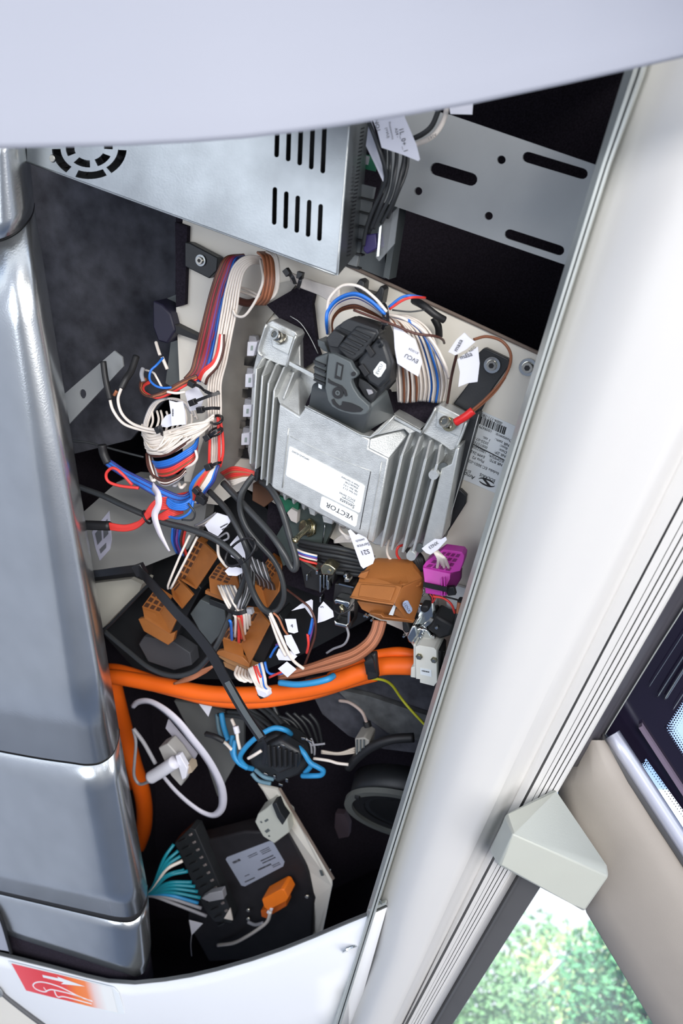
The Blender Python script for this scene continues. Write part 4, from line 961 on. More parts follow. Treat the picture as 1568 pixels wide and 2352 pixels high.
# ================================================================ LEADS BESIDE THE POWER SUPPLY
hp = thing('supply_leads', PL(890, 420, .07), 'bunch of grey-black supply leads with white paper tags beside the power supply', 'cable bundle')
for pts in [[(838, 262, .07), (849, 286, .09), (866, 330, .095), (882, 380, .09), (886, 408, .085), (873, 446, .08), (852, 492, .075), (840, 528, .07), (834, 564, .066)],
            [(892, 262, .07), (895, 345, .08), (895, 384, .085), (890, 428, .08), (873, 474, .078), (851, 527, .07)],
            [(905, 262, .07), (911, 348, .078), (906, 400, .082), (897, 446, .08), (876, 490, .076), (858, 524, .07)],
            [(920, 262, .07), (928, 352, .074), (920, 400, .078), (908, 446, .078), (896, 474, .075), (876, 512, .07)],
            [(882, 300, .06), (884, 360, .07), (880, 420, .072), (864, 470, .07), (846, 540, .06)],
            [(930, 300, .06), (936, 360, .066), (930, 400, .068), (914, 440, .07), (890, 500, .062)]]:
    wire(hp, pts, 4.8, 'cable', 'lead')
wire(hp, [(1026, 240, .075), (1022, 266, .075), (1008, 296, .075), (986, 318, .075), (950, 334, .07)], 6, 'wwhite', 'marked_lead')
wire(hp, [(1008, 250, .07), (992, 288, .07), (970, 308, .07), (940, 322, .065)], 6, 'cable', 'lead')
for s, x, y, a in [('A24/1', 992, 314, -30)]: text('lead_lettering', s, Fr(x, y, .0815, a), 0, 0, 0, 9, M['ink'], hp, 0, True)
tp = tagp('paper_tag', [(850, 262), (926, 262), (942, 300), (956, 333), (964, 366), (960, 370), (923, 355), (876, 339), (866, 300)], .098, par=hp)
for s, x, y, z in [('1L_0+_1', 926, 322, 15), ('A24 -', 911, 305, 9), ('Przetwornica', 898, 300, 7), ('(+VU)', 889, 305, 9), ('NO1', 866, 288, 13)]:
    text('tag_lettering', s, Fr(x, y, .0985, 78), 0, 0, 0, z, M['ink'], tp, 0, False)
tagp('paper_tag', [(846, 286), (850, 270), (866, 320), (882, 411), (879, 417), (858, 372), (840, 335)], .085, par=hp)
tagp('paper_tag', [(1030, 236), (1086, 230), (1084, 263), (1034, 262)], .085, par=hp)
# ================================================================ BLACK CABLES IN THE MIDDLE
def cab(label, runs, r, m='cable', name='black_cable'):
    o = thing(name, PL(*runs[0][len(runs[0])//2]), label, 'cable')
    for p in runs: wire(o, p, r, m, 'cable_run', 8, 10)
    return o
cab('thick black cable sweeping from the left edge down to a hairpin above the brown plugs', [[(150, 1100, .03), (179, 1117, .035), (237, 1139, .04), (294, 1166, .05), (374, 1199, .06), (428, 1213, .065), (485, 1234, .07), (527, 1262, .074), (556, 1291, .075), (568, 1320, .07), (580, 1358, .068), (600, 1394, .066), (620, 1408, .06)]], 7.5)
cab('black cable loop hanging over the rear brown socket', [[(620, 1408, .058), (640, 1398, .056), (652, 1368, .056), (646, 1325, .056), (627, 1285, .056), (590, 1243, .058), (564, 1208, .06), (551, 1170, .06), (552, 1138, .06), (566, 1112, .055), (582, 1092, .05)]], 6.5)
cab('hairpin of black cable hanging left of the toggle switch', [[(512, 1109, .04), (566, 1166, .055), (619, 1224, .065), (650, 1268, .07), (668, 1302, .07), (678, 1306, .07), (679, 1282, .068), (663, 1226, .064), (644, 1164, .06), (622, 1124, .05), (600, 1105, .04)]], 8)
cab('long black cable curving from the bulkhead down under the brown plugs to the left', [[(480, 1128, .035), (520, 1170, .045), (543, 1208, .055), (562, 1250, .06), (570, 1285, .055), (556, 1345, .045), (530, 1410, .05), (500, 1478, .06), (474, 1516, .06), (443, 1543, .055), (397, 1552, .05), (344, 1534, .04), (294, 1495, .03), (240, 1450, .02)]], 6.5)
cab('short black cable falling behind the bundled leads under the control unit', [[(578, 1097, .03), (556, 1135, .04), (554, 1185, .04), (572, 1231, .045), (590, 1262, .04)]], 7)
rt = thing('loop_tie', PL(560, 1270, .08), 'thin black cable tie looped round the black cables above the brown plugs', 'cable tie')
ringtie(rt, 552, 1268, 42, 22, -42, .078, 3); f_ = Fr(556, 1288, .085, -20); f_.bx('tie_head', -7, -6, -4, 7, 6, 6, M['tie'], rt, bev=1)
lt_ = thing('long_cable_tie', PL(500, 1540, .09), 'long black cable tie running diagonally over the orange cable', 'cable tie')
strap('tie_strip', [(320, 1312, .06), (345, 1338, .075), (402, 1404, .095), (443, 1447, .10), (484, 1500, .105), (520, 1566, .11), (560, 1635, .115), (602, 1698, .12)], 26, 3, M['tie'], lt_)
strap('tie_strip_rib', [(521, 1566, .1122), (560, 1634, .1172), (600, 1694, .1222)], 15, 2, M['plasg'], lt_)
strap('tie_tip', [(600, 1693, .12), (609, 1710, .12), (608, 1735, .118), (604, 1757, .116)], 8, 2, M['tie'], lt_)
st_ = thing('strap_tie', PL(300, 1310, .05), 'broad black tie around the grey box corner beside the silver column', 'cable tie')
strap('tie_strip', [(190, 1318, .03), (225, 1317, .045), (270, 1311, .052), (325, 1304, .055)], 16, 3, M['tie'], st_)
Fr(322, 1308, .055, -20).bx('tie_head', -14, -14, -6, 14, 14, 9, M['tie'], st_, bev=2)
# ================================================================ LOWER LEFT BOX AND CARRIERS
gb = thing('grey_box', PL(300, 1250, -.02), 'grey painted sheet-metal box with a white line-drawing label, half hidden behind the red wires', 'metal box')
slab('box_front', [(160, 1200), (196, 1172), (268, 1108), (300, 1096), (480, 1110), (470, 1190), (430, 1262), (335, 1300), (190, 1330)], -.02, .0, mat('box_grey', (136, 136, 134), .5, 0, .03, 20), gb)
slab('box_lower_wall', [(196, 1342), (300, 1330), (326, 1342), (320, 1358), (232, 1446), (200, 1450)], -.03, -.005, mat('box_pale', (176, 174, 164), .5), gb)
slab('box_shadow_gap', [(190, 1322), (335, 1296), (330, 1332), (196, 1344)], -.03, -.012, M['rubber'], gb)
lo_ = slab('line_label', [(211, 1222), (250, 1174), (256, 1240), (252, 1262), (229, 1288), (220, 1262)], .0, .001, mat('box_label', (172, 172, 190), .5), gb)
b = MB()
for q in [[(218, 1226), (232, 1208), (234, 1240), (224, 1252)], [(236, 1204), (247, 1191), (249, 1226), (238, 1238)], [(228, 1262), (244, 1246), (244, 1258), (231, 1272)]]:
    b.add([PL(x, y, .0013) for x, y in q], [(0, 1, 2, 3)])
b.build('label_drawing', mat('box_label_ink', (96, 98, 104), .5), lo_)
tube('box_rim', [(196, 1460, .0), (235, 1450, .004), (320, 1364, .006), (345, 1340, .006)], 4, M['plas'], gb, n=4)
# dark carrier behind the brown sockets
ca = thing('socket_carrier', PL(450, 1420, -.03), 'black moulded carrier frame holding the brown sockets', 'carrier')
slab('carrier_plate', [(330, 1190), (560, 1120), (700, 1250), (860, 1300), (850, 1420), (700, 1500), (560, 1560), (330, 1560), (240, 1460)], -.075, -.065, M['plas'], ca)
slab('carrier_tile', [(436, 1410), (460, 1377), (516, 1402), (520, 1440), (484, 1482), (470, 1470)], -.03, -.012, M['plasg'], ca, bev=.001)
slab('carrier_tile', [(318, 1480), (330, 1462), (400, 1476), (436, 1500), (440, 1528), (400, 1540), (340, 1520)], -.06, -.04, mat('slate_tile', (80, 82, 88), .6), ca, bev=.001)
slab('carrier_rim', [(556, 1528), (610, 1440), (640, 1410), (650, 1424), (606, 1520), (574, 1550), (496, 1500), (500, 1494)], -.03, .0, M['plas'], ca, bev=.001)
slab('carrier_rim', [(440, 1330), (462, 1352), (400, 1470), (372, 1460)], -.05, -.02, M['plas'], ca, bev=.001)
slab('carrier_rim', [(480, 1375), (525, 1392), (524, 1405), (480, 1390)], -.03, -.012, M['plas'], ca, bev=.001)
def socket(label, top, front, side, flange, h, cells, parent_cat='connector', grp=None, fl_m='brown'):
    """a square brown housing seen on its edge: cell face on top, two walls, flange below"""
    o = thing('brown_socket', PL(top[0][0], top[0][1], h), label, parent_cat)
    tw = [PL(x, y, h) for x, y in top]
    dn = lambda p, q: PL(p[0], p[1], h)+(PL(q[0], q[1], h+.012)-PL(p[0], p[1], h))
    for nm, q, hh in [('front_wall', front, (0, 0, .014, .014)), ('side_wall', side, (0, 0, .012, .012))]:
        rg = [PL(x, y, h+z) for (x, y), z in zip(q, hh)]
        b = MB(); b.prism(rg, [p+NW*.004 for p in rg]); b.build(nm, M['brown'], o, bev=.0006)
    b = MB(); b.prism(tw, [p+NW*.01 for p in tw]); tf = b.build('cell_face', M['brown'], o)
    nx, ny = cells
    P = lambda u, v: (top[0][0]*(1-u)*(1-v)+top[1][0]*u*(1-v)+top[2][0]*u*v+top[3][0]*(1-u)*v, top[0][1]*(1-u)*(1-v)+top[1][1]*u*(1-v)+top[2][1]*u*v+top[3][1]*(1-u)*v)
    for i in range(nx):
        for j in range(ny):
            q = [P((i+a)/nx, (j+c)/ny) for a, c in [(.16, .16), (.84, .16), (.84, .84), (.16, .84)]]
            rg = [PL(x, y, h+.0004) for x, y in q]; b = MB(); b.prism(rg, [p+NW*.0003 for p in rg]); b.build('cell', M['browndk'], tf)
    if flange: 
        rg = [PL(x, y, h+.010) for x, y in flange]; b = MB(); b.prism(rg, [p+NW*.006 for p in rg]); b.build('flange', M[fl_m], o, bev=.0006)
    return o
socket('small brown socket lowest at the left with nine empty cells', [(326, 1394), (354, 1356), (387, 1378), (367, 1407)], [(326, 1394), (367, 1407), (389, 1456), (331, 1420)], [(367, 1407), (387, 1378), (407, 1419), (390, 1456)], [(317, 1422), (331, 1420), (390, 1456), (402, 1452), (398, 1472), (386, 1482), (330, 1450)], .01, (3, 3))
socket('brown socket half hidden behind the small nine-cell socket', [(392, 1350), (410, 1330), (418, 1340), (398, 1362)], [(392, 1352), (400, 1362), (418, 1399), (396, 1372)], [(400, 1360), (416, 1336), (443, 1368), (418, 1399)], None, -.01, (1, 2))
o = socket('tall brown socket at the back with blue and red wires entering its cells', [(404, 1326), (452, 1240), (468, 1248), (424, 1336)], [(404, 1326), (424, 1336), (450, 1354), (416, 1332)], [(424, 1336), (468, 1248), (500, 1278), (450, 1354)], None, .0, (6, 2))
fan(o, (412, 1212, .03, 0), (418, 1275, .006, 20), ['wblue', 'wdblue', 'wpurple', 'wblue', 'wdbrown', 'wred'], 3, [(408, 1245, .025, 5, 26)], 30, 26)
wire(o, [(436, 1228, .05), (412, 1280, .055), (388, 1338, .055), (386, 1352, .05)], 2.8, 'wwhite'); wire(o, [(453, 1233, .05), (424, 1290, .056), (392, 1352, .055)], 2.8, 'wwhite')
socket('square brown socket in the middle beside the tie of white wires', [(479, 1327), (499, 1298), (540, 1316), (524, 1342)], [(479, 1327), (524, 1342), (520, 1376), (482, 1362)], [(524, 1342), (540, 1316), (548, 1350), (520, 1376)], [(471, 1356), (482, 1360), (520, 1374), (526, 1386), (470, 1364)], .008, (4, 3))
o = socket('brown socket under the black cable loop with dark cell rows', [(582, 1330), (620, 1278), (646, 1296), (604, 1360)], [(582, 1330), (604, 1360), (612, 1398), (590, 1384)], [(604, 1360), (646, 1296), (640, 1360), (614, 1398)], None, .0, (6, 4))
for i in range(9): wire(o, [(560+6*i, 1270+3*i, .03), (572+6*i, 1300+4*i, .035), (588+5*i, 1326+2*i, .02), (592+5*i, 1342+2*i, .004)], 2, 'wgrey' if i % 2 else 'cable')
o = socket('large brown socket at the lower centre with white and red wires plugged in', [(510, 1466), (552, 1400), (594, 1406), (553, 1482)], [(510, 1466), (553, 1481), (557, 1510), (514, 1494)], [(553, 1481), (594, 1405), (619, 1434), (573, 1526)], [(499, 1496), (514, 1494), (557, 1510), (573, 1526), (572, 1534), (496, 1503)], .02, (3, 5))
for c, a, z in [('wblue', (530, 1432), (532, 1466)), ('wwhite', (541, 1420), (540, 1458)), ('wred', (548, 1418), (548, 1470)), ('wred', (554, 1418), (555, 1462)), ('wwhite', (560, 1414), (562, 1452)), ('wwhite', (566, 1412), (568, 1440)), ('wwhite', (572, 1412), (573, 1432)), ('wcopper', (550, 1425), (560, 1466))]:
    wire(o, [(a[0]-4, a[1]-8, .055), (a[0], a[1], .055), (z[0], z[1], .035), (z[0]+1, z[1]+3, .022)], 3.4, c)
slab('latch_rail', [(500, 1508), (520, 1500), (572, 1534), (590, 1540), (584, 1552), (520, 1522)], .005, .02, mat('tan_latch', (170, 124, 80), .5), o, bev=.0006)
slab('latch_rail', [(512, 1520), (540, 1526), (576, 1548), (566, 1556), (516, 1532)], .0, .012, mat('tan_latch', (170, 124, 80), .5), o, bev=.0006)
# wires running down from the middle
hw = thing('grey_white_bundle', PL(545, 1380, .05), 'bundle of white and grey wires tied above the large brown socket', 'wire bundle')
fan(hw, (520, 1345, .03, 0), (556, 1412, .05, -5), ['wwhite', 'wwhite', 'wgrey', 'wwhite', 'wgrey', 'wwhite', 'wgrey', 'wwhite'], 3, [(536, 1380, .045, 10, 42)], 36, 40)
fan(hw, (566, 1300, .03, 0), (552, 1398, .05, 0), ['cable', 'wgrey', 'cable', 'wgrey', 'cable', 'cable'], 3, [(566, 1350, .04, 0, 30)], 34, 20)
strap('cable_tie', [(523, 1402, .058), (545, 1409, .064), (570, 1402, .058)], 9, 3, M['tie'], hw); Fr(572, 1402, .06, 0).bx('tie_head', -3, -6, -5, 10, 7, 6, M['wgrey'], hw)
hx = thing('grey_lead_loop', PL(530, 1260, .03), 'thin white and grey leads looping round white paper tags behind the black tie', 'wire bundle')
wire(hx, [(500, 1250, .04), (502, 1275, .045), (512, 1292, .046), (522, 1303, .045)], 3.4, 'wwhite'); wire(hx, [(500, 1236, .04), (520, 1224, .045), (524, 1236, .045), (508, 1244, .045)], 2.6, 'wgrey')
for i in range(5): wire(hx, [(448+i*6, 1207, .02), (470+i*6, 1196+i*2, .03), (496+i*5, 1178+i*3, .03)], 2.8, 'wwhite' if i % 2 else 'wgrey')
tg_ = tagp('paper_tag', [(470, 1206), (498, 1178), (530, 1188), (528, 1200), (500, 1232), (478, 1220)], .05, par=hx)
bars('tag_print', Fr(513, 1206, .0508, -28), 0, 0, 0, 22, 3, tg_, 0, 2)
tagp('paper_tag', [(528, 1250), (545, 1230), (562, 1252), (566, 1282), (548, 1288), (530, 1278)], .035, par=hx)
tagp('paper_tag', [(516, 1312), (528, 1300), (556, 1306), (556, 1316), (544, 1323), (524, 1322)], .06, par=hx)
# thin white conductors leaving the black cable
hy = thing('white_lead_pair', PL(640, 1480, .06), 'pair of white leads with paper tag 4 leaving the black cable hairpin', 'wire pair')
wire(hy, [(620, 1408, .062), (632, 1434, .066), (646, 1466, .068), (662, 1500, .066), (676, 1520, .062), (697, 1536, .058)], 4, 'wwhite'); wire(hy, [(618, 1408, .06), (628, 1440, .064), (642, 1478, .066), (656, 1506, .064)], 4, 'wwhite')
wire(hy, [(628, 1408, .06), (640, 1420, .062), (652, 1446, .062), (662, 1460, .06)], 2.6, 'wcopper')
t4 = tagp('paper_tag', [(654, 1422), (679, 1422), (684, 1452), (675, 1455), (662, 1452)], .07, par=hy)
text('tag_lettering', '4', Fr(670, 1438, .0708, 8), 0, 0, 0, 13, M['ink'], t4, 0, False)
tagp('paper_tag', [(652, 1460), (668, 1458), (682, 1486), (688, 1500), (676, 1504), (658, 1480)], .068, par=hy)
tagp('paper_tag', [(640, 1490), (668, 1496), (682, 1508), (672, 1518), (640, 1516), (634, 1504)], .064, par=hy)
tg_ = tagp('paper_tag', [(638, 1536), (658, 1520), (680, 1538), (660, 1556)], .075, par=hy)
# white wires coming out under the large socket
hz = thing('white_wire_ends', PL(600, 1560, .04), 'bent ends of white wires with a tape knot below the large brown socket', 'wire bundle')
r = random.Random(21)
for i in range(7):
    wire(hz, [(546+6*i, 1530+3*i, .03), (540+8*i, 1548+2*i, .045), (552+8*i, 1564+r.uniform(-3, 3), .05), (570+6*i, 1560+r.uniform(-4, 4), .045)], 3.4, 'wwhite')
for i in range(8):
    wire(hz, [(572+4*i, 1536-2*i, .045), (580+4*i, 1556, .055), (590+3*i, 1574+r.uniform(-3, 3), .055), (600+3*i, 1590-i, .05)], 3.6, 'wwhite' if i not in (3, 6) else ('wred' if i == 3 else 'wblue'))
mb = MB(); fz = Fr(606, 1582, .05, 15)
mesh('tape_knot', [fz.p(*q) for q in [(-20, -14, 0), (18, -10, 0), (22, 6, 0), (10, 20, 0), (-12, 16, 0), (-16, -8, 14), (14, -4, 16), (16, 6, 14), (6, 16, 12), (-8, 12, 14)]], [(5, 6, 7, 8, 9), (0, 1, 6, 5), (1, 2, 7, 6), (2, 3, 8, 7), (3, 4, 9, 8), (4, 0, 5, 9), (4, 3, 2, 1, 0)], M['label'], hz, bev=.001)
slab('dark_knot', [(590, 1596), (604, 1592), (612, 1602), (598, 1606)], .04, .05, M['rubber'], hz)
for c, pts in [('wred', [(588, 1530, .05), (594, 1546, .055), (600, 1556, .056)]), ('wblue', [(640, 1480, .04), (630, 1492, .045), (620, 1510, .045)]), ('wblue', [(608, 1520, .045), (616, 1545, .05), (640, 1548, .05), (664, 1540, .045)]), ('wred', [(618, 1556, .05), (640, 1546, .055), (670, 1534, .05)]), ('wpurple', [(634, 1482, .04), (646, 1476, .045), (656, 1480, .045)])]:
    wire(hz, pts, 3, c)
# thin coloured drops right of them
hq = thing('thin_wire_drop', PL(715, 1440, .04), 'thin brown, blue and red wires dropping beside the folded paper tags', 'wire bundle')
wire(hq, [(656, 1352, .03), (690, 1378, .05), (712, 1398, .055), (724, 1430, .056), (722, 1464, .05), (708, 1504, .045), (700, 1526, .04)], 2.8, 'wdbrown')
wire(hq, [(718, 1420, .05), (714, 1440, .052), (710, 1456, .05)], 3.6, 'wblue'); wire(hq, [(706, 1456, .05), (708, 1480, .05), (704, 1500, .045)], 3.2, 'wred'); wire(hq, [(722, 1420, .045), (716, 1450, .05), (706, 1486, .045)], 2.6, 'wpurple')
wire(hq, [(796, 1440, .03), (800, 1460, .035), (790, 1480, .035), (766, 1490, .03), (750, 1500, .025)], 3, 'wgrey')
wt = tagp('paper_tag', [(669, 1403), (690, 1388), (714, 1377), (718, 1380), (717, 1420), (700, 1396)], .045, par=hq)
wt = tagp('paper_tag', [(731, 1396), (742, 1382), (756, 1396), (764, 1404), (766, 1417), (746, 1426), (729, 1431)], .05, par=hq)
text('tag_lettering', '5', Fr(739, 1394, .0512, 0), 0, 0, 0, 12, M['ink'], wt, 90, False)
# ================================================================ SWITCH AND ITS PANEL
sp = slab('switch_panel', [(680, 1150), (760, 1190), (762, 1215), (742, 1260), (650, 1300), (630, 1240)], .0, .012, mat('switch_panel_grey', (70, 80, 78), .5, .2)); tag(sp, 'small dark plate carrying the toggle switch below the control unit', 'plate')
tube('panel_edge', [(746, 1204, .014), (743, 1232, .014), (740, 1258, .014)], 1.4, M['chrome'], sp, n=3)
pc = thing('circuit_board_edge', PL(670, 1170, .012), 'corner of a green circuit board with a white block below the finned housing', 'circuit board')
slab('board', [(640, 1140), (686, 1156), (684, 1176), (664, 1172), (654, 1180)], .012, .016, M['green'], pc); slab('white_block', [(659, 1178), (668, 1168), (683, 1176), (681, 1202), (668, 1196)], .012, .02, mat('block_white', (190, 184, 180), .5), pc)
sw = thing('toggle_switch', PL(712, 1210, .013), 'nickel toggle switch with a rounded lever and threaded collar', 'switch')
f_ = Fr(716, 1212, .013, -20, -30, 24); f_.cyl('hex_nut', 0, 0, 0, 9, 22, M['brass'], sw, n=6)
for k in range(4): f_.cyl('thread', 0, 0, 9+k*4, 12.2+k*4, 18, M['brass'], sw, r2=17)
f_.cyl('collar', 0, 0, 8, 26, 15.5, M['brass'], sw)
wire(sw, [(709, 1210, .035), (700, 1219, .045), (686, 1232, .06), (679, 1240, .066)], 6.5, 'brass', 'switch_lever'); wire(sw, [(682, 1236, .063), (678, 1241, .068), (676, 1243, .069)], 7.5, 'brass', 'lever_tip')
# service tag
tg = thing('service_tag', PL(828, 1260, .06), 'long white paper tag printed S21 Service Switch hanging under the control unit', 'tag')
o = tagp('tag_sheet', [(799, 1219), (804, 1216), (817, 1229), (822, 1226), (841, 1236), (853, 1258), (860, 1284), (856, 1295), (834, 1306), (828, 1300), (812, 1254)], .062, par=tg)
for s, x, y, z in [('S21', 838, 1268, 16), ('Service', 834, 1252, 11), ('switch', 827, 1241, 9)]: text('tag_lettering', s, Fr(x, y, .0632, -14), 0, 0, 0, z, M['ink'], o, 0, True)
for i in range(4): wire(tg, [(780, 1206+2*i, .03), (782+2*i, 1220+2*i, .045), (800, 1232+2*i, .05), (812, 1226, .05)], 2.8, 'wwhite')
for i in range(5): wire(tg, [(768, 1242+i, .02), (790, 1228+4*i, .03), (808, 1232+3*i, .035)], 2.6, 'wwhite')
# black corrugated leads under the unit
bl = thing('dark_lead_bundle', PL(760, 1270, .0), 'dark bundled leads running behind the service tag under the control unit', 'cable bundle')
for i in range(7): wire(bl, [(660, 1235+9*i, .0), (720, 1250+9*i, .02), (790, 1262+9*i, .025), (860, 1282+7*i, .02)], 6, 'rubber' if i % 2 else 'cable', 'lead')
for c, y in [('wwhite', 1262), ('wblue', 1264), ('wpurple', 1268), ('wwhite', 1272), ('wred', 1280)]: wire(bl, [(680, y, .03), (700, y+8, .035), (728, y+15, .03)], 2.8, c)
slab('dark_backing', [(620, 1120), (870, 1240), (1000, 1270), (1000, 1300), (860, 1420), (600, 1320)], -.02, -.012, M['black'], bl)
rw = thing('red_wire_tuft', PL(560, 1090, .04), 'short bunch of red and white wires tied left of the lowest fins', 'wire bundle')
for i in range(9):
    c = ['wred', 'wred', 'wcopper', 'wred', 'wred', 'wcopper', 'wwhite', 'wwhite', 'wwhite'][i]
    wire(rw, [(508+i*3, 1086+3*i, .02), (534, 1074+5*i, .035), (562, 1078+3*i, .04), (588, 1086+1.4*i, .04), (604, 1090+.5*i, .04)] , 3, c)
slab('tuft_tie', [(586, 1076), (594, 1080), (590, 1106), (582, 1102)], .04, .05, M['tie'], rw)
slab('tan_socket_back', [(580, 1110), (624, 1118), (630, 1146), (606, 1166), (578, 1150)], .0, .015, mat('dark_brown_plastic', (92, 62, 44), .6), rw, bev=.001)
# ================================================================ METAL-HOODED PLUGS
def hood(label, pts, h, m='chrome', name='metal_plug'):
    o = thing(name, PL(pts[0][0], pts[0][1], h), label, 'connector'); return o
o = hood('dark plug with brass block and silver pins right of the black hairpin', [(735, 1320)], .03)
slab('plug_body', [(688, 1290), (704, 1282), (770, 1306), (764, 1340), (740, 1362), (700, 1350)], .0, .03, M['rubber'], o, bev=.001)
slab('brass_block', [(734, 1304), (744, 1294), (756, 1296), (771, 1308), (762, 1322), (738, 1320)], .032, .046, M['brass'], o, bev=.0012)
Fr(756, 1312, .046, 20).cyl('brass_screw', 0, 0, 0, 3, 4, M['screw'], o)
slab('bright_strip', [(688, 1286), (692, 1284), (732, 1308), (729, 1313)], .03, .034, M['brass'], o)
for x, y0, y1, w_ in [(735, 1322, 1361, 4), (743, 1320, 1352, 3), (750, 1322, 1346, 4), (752, 1334, 1355, 5), (704, 1320, 1334, 3), (735, 1372, 1384, 4), (727, 1312, 1320, 5)]:
    slab('contact_pin', [(x-w_/2, y0), (x+w_/2, y0), (x+w_/2, y1), (x-w_/2, y1)], .03, .04, M['chrome'], o, bev=.0004)
o = hood('bright plated plug hood pointing down left of the big brown connector', [(785, 1400)], .03)
slab('hood_dark', [(768, 1340), (806, 1346), (812, 1380), (806, 1440), (796, 1446), (766, 1436), (764, 1380)], .01, .03, M['rubber'], o, bev=.001)
slab('hood_shell', [(765, 1379), (772, 1376), (803, 1384), (803, 1398), (797, 1402), (788, 1392), (776, 1388), (768, 1390)], .03, .046, M['chrome'], o, bev=.0015)
slab('hood_shell', [(766, 1424), (772, 1430), (797, 1436), (796, 1443), (768, 1437)], .03, .046, M['chrome'], o, bev=.0015)
slab('hood_side', [(798, 1384), (804, 1386), (803, 1430), (797, 1440)], .03, .044, M['chrome'], o, bev=.001)
wire(o, [(782, 1392, .045), (786, 1400, .047), (785, 1408, .045)], 5, 'brass', 'clamp_screw')
wire(o, [(768, 1402, .048), (782, 1410, .052), (800, 1402, .05), (810, 1390, .045)], 2.4, 'rubber', 'clip_wire')
Fr(797, 1318, .03, 0).cyl('ball_stud', 0, 0, 0, 14, 8, M['chrome'], o, r2=4)
slab('thumb_screw', [(790, 1329), (802, 1329), (802, 1338), (790, 1338)], .03, .04, M['screw'], o, bev=.0008)
slab('silver_strip', [(778, 1340), (812, 1348), (811, 1351), (777, 1343)], .032, .036, M['chrome'], o)
# big brown connector
bc = thing('brown_connector', PL(890, 1350, .03), 'big brown wedge-shaped connector housing labelled XN21 at the centre right', 'connector')
def face(name, q, par, m, t=.003, bev=.0008):
    rg = [PL(*p) for p in q]; b = MB(); b.prism(rg, [p+NW*t for p in rg]); return b.build(name, M[m] if isinstance(m, str) else m, par, bev=bev)
face('upper_cover', [(840, 1310, .045), (845, 1297, .042), (860, 1292, .04), (937, 1296, .04), (949, 1304, .04), (972, 1328, .036), (966, 1346, .045), (925, 1362, .062), (912, 1346, .064), (821, 1337, .064), (826, 1322, .055)], bc, 'brown', .012)
face('front_skirt', [(821, 1337, .064), (912, 1346, .066), (922, 1350, .066), (906, 1388, .080), (899, 1388, .080), (808, 1376, .078), (804, 1370, .077)], bc, 'brown', .006)
face('skirt_panel', [(828, 1342, .0665), (908, 1349, .0685), (896, 1380, .079), (822, 1369, .077)], bc, 'brown', .002)
tube('skirt_lip', [(804, 1371, .080), (850, 1380, .081), (904, 1388, .083)], 2.2, M['brown'], bc, n=3)
face('right_cheek', [(922, 1350, .067), (968, 1330, .04), (972, 1340, .04), (966, 1374, .045), (958, 1400, .05), (948, 1428, .056), (934, 1423, .06), (905, 1390, .080)], bc, 'brown', .005)
face('cavity_back', [(819, 1381, .05), (900, 1392, .05), (936, 1422, .05), (930, 1426, .05), (876, 1420, .05), (852, 1409, .05), (847, 1409, .05), (830, 1400, .05)], bc, M['brown'], .004)
face('lower_lip', [(847, 1408, .06), (874, 1411, .062), (880, 1417, .062), (934, 1423, .064), (950, 1428, .06), (948, 1432, .058), (876, 1421, .058), (850, 1412, .056)], bc, 'brown', .006)
face('inner_rib', [(903, 1390, .07), (909, 1392, .07), (902, 1414, .064), (892, 1412, .064)], bc, M['labelw'], .003, .0003)
face('inner_rib', [(911, 1396, .07), (934, 1422, .064), (928, 1422, .062), (904, 1412, .062)], bc, M['brown'], .002, .0003)
slab('retention_clip', [(821, 1326), (826, 1318), (846, 1312), (842, 1324), (838, 1330)], .058, .064, M['brown'], bc, bev=.0005)
lbx = face('plug_label', [(930, 1380, .075), (936, 1380, .074), (946, 1398, .068), (946, 1404, .066), (940, 1410, .066), (935, 1408, .068), (924, 1390, .076), (925, 1384, .076)], bc, mat('pale_blue_label', (164, 176, 204), .45), .0008, 0)
text('label_lettering', 'XN21', Fr(935, 1395, .078, 58), 0, 0, 0, 10, M['ink'], lbx, 0, True)
for x, y in [(840, 1410), (846, 1412), (856, 1420)]: Fr(x, y, .05, 0).cyl('pin', 0, 0, 0, 12, 2.6, M['chrome'], bc, n=10)
bwb = thing('brown_wire_bundle', PL(820, 1490, .04), 'flat bundle of tan-brown wires sweeping from the big brown connector to the left', 'wire bundle')
for i in range(7):
    k = i*5.2
    wire(bwb, [(860+k*.8, 1424+k*.1, .045), (852+k*.75, 1452+k*.25, .05), (836+k*.65, 1474+k*.5, .055), (806+k*.4, 1494+k*.75, .056), (764+k*.2, 1508+k*.85, .055), (720, 1524+k*.7, .05), (680, 1536+k*.6, .045), (640, 1550+k*.3, .04)], 3.4, 'wcopper' if i % 3 else 'wbrown')
for i in range(5): wire(bwb, [(400+6*i, 1570-3*i, .03), (440, 1560-3*i, .04), (474+4*i, 1542-3*i, .035)], 3.2, 'wcopper')
# magenta connector
mg = thing('magenta_connector', PL(1015, 1310, .03), 'bright magenta multi-way connector with white wires beside the edge profile', 'connector')
tp_ = [(970, 1302), (978, 1290), (1018, 1262), (1060, 1268), (1066, 1276), (1064, 1290), (1056, 1312), (1034, 1317)]
tf = slab('cell_face', tp_, .03, .044, M['magenta'], mg, bev=.0006)
P = lambda u, v: (974*(1-u)*(1-v)+1034*u*(1-v)+1060*u*v+1018*(1-u)*v, 1303*(1-u)*(1-v)+1314*u*(1-v)+1272*u*v+1266*(1-u)*v)
for i in range(4):
    for j in range(4):
        q = [P((i+a)/4, (j+c)/4) for a, c in [(.14, .18), (.82, .18), (.82, .82), (.14, .82)]]
        slab('cell', q, .0441, .0444, M['magdk'], tf)
face('front_wall', [(970, 1303, .044), (1034, 1317, .046), (1032, 1332, .05), (1024, 1348, .052), (974, 1338, .05)], mg, 'magenta', .01)
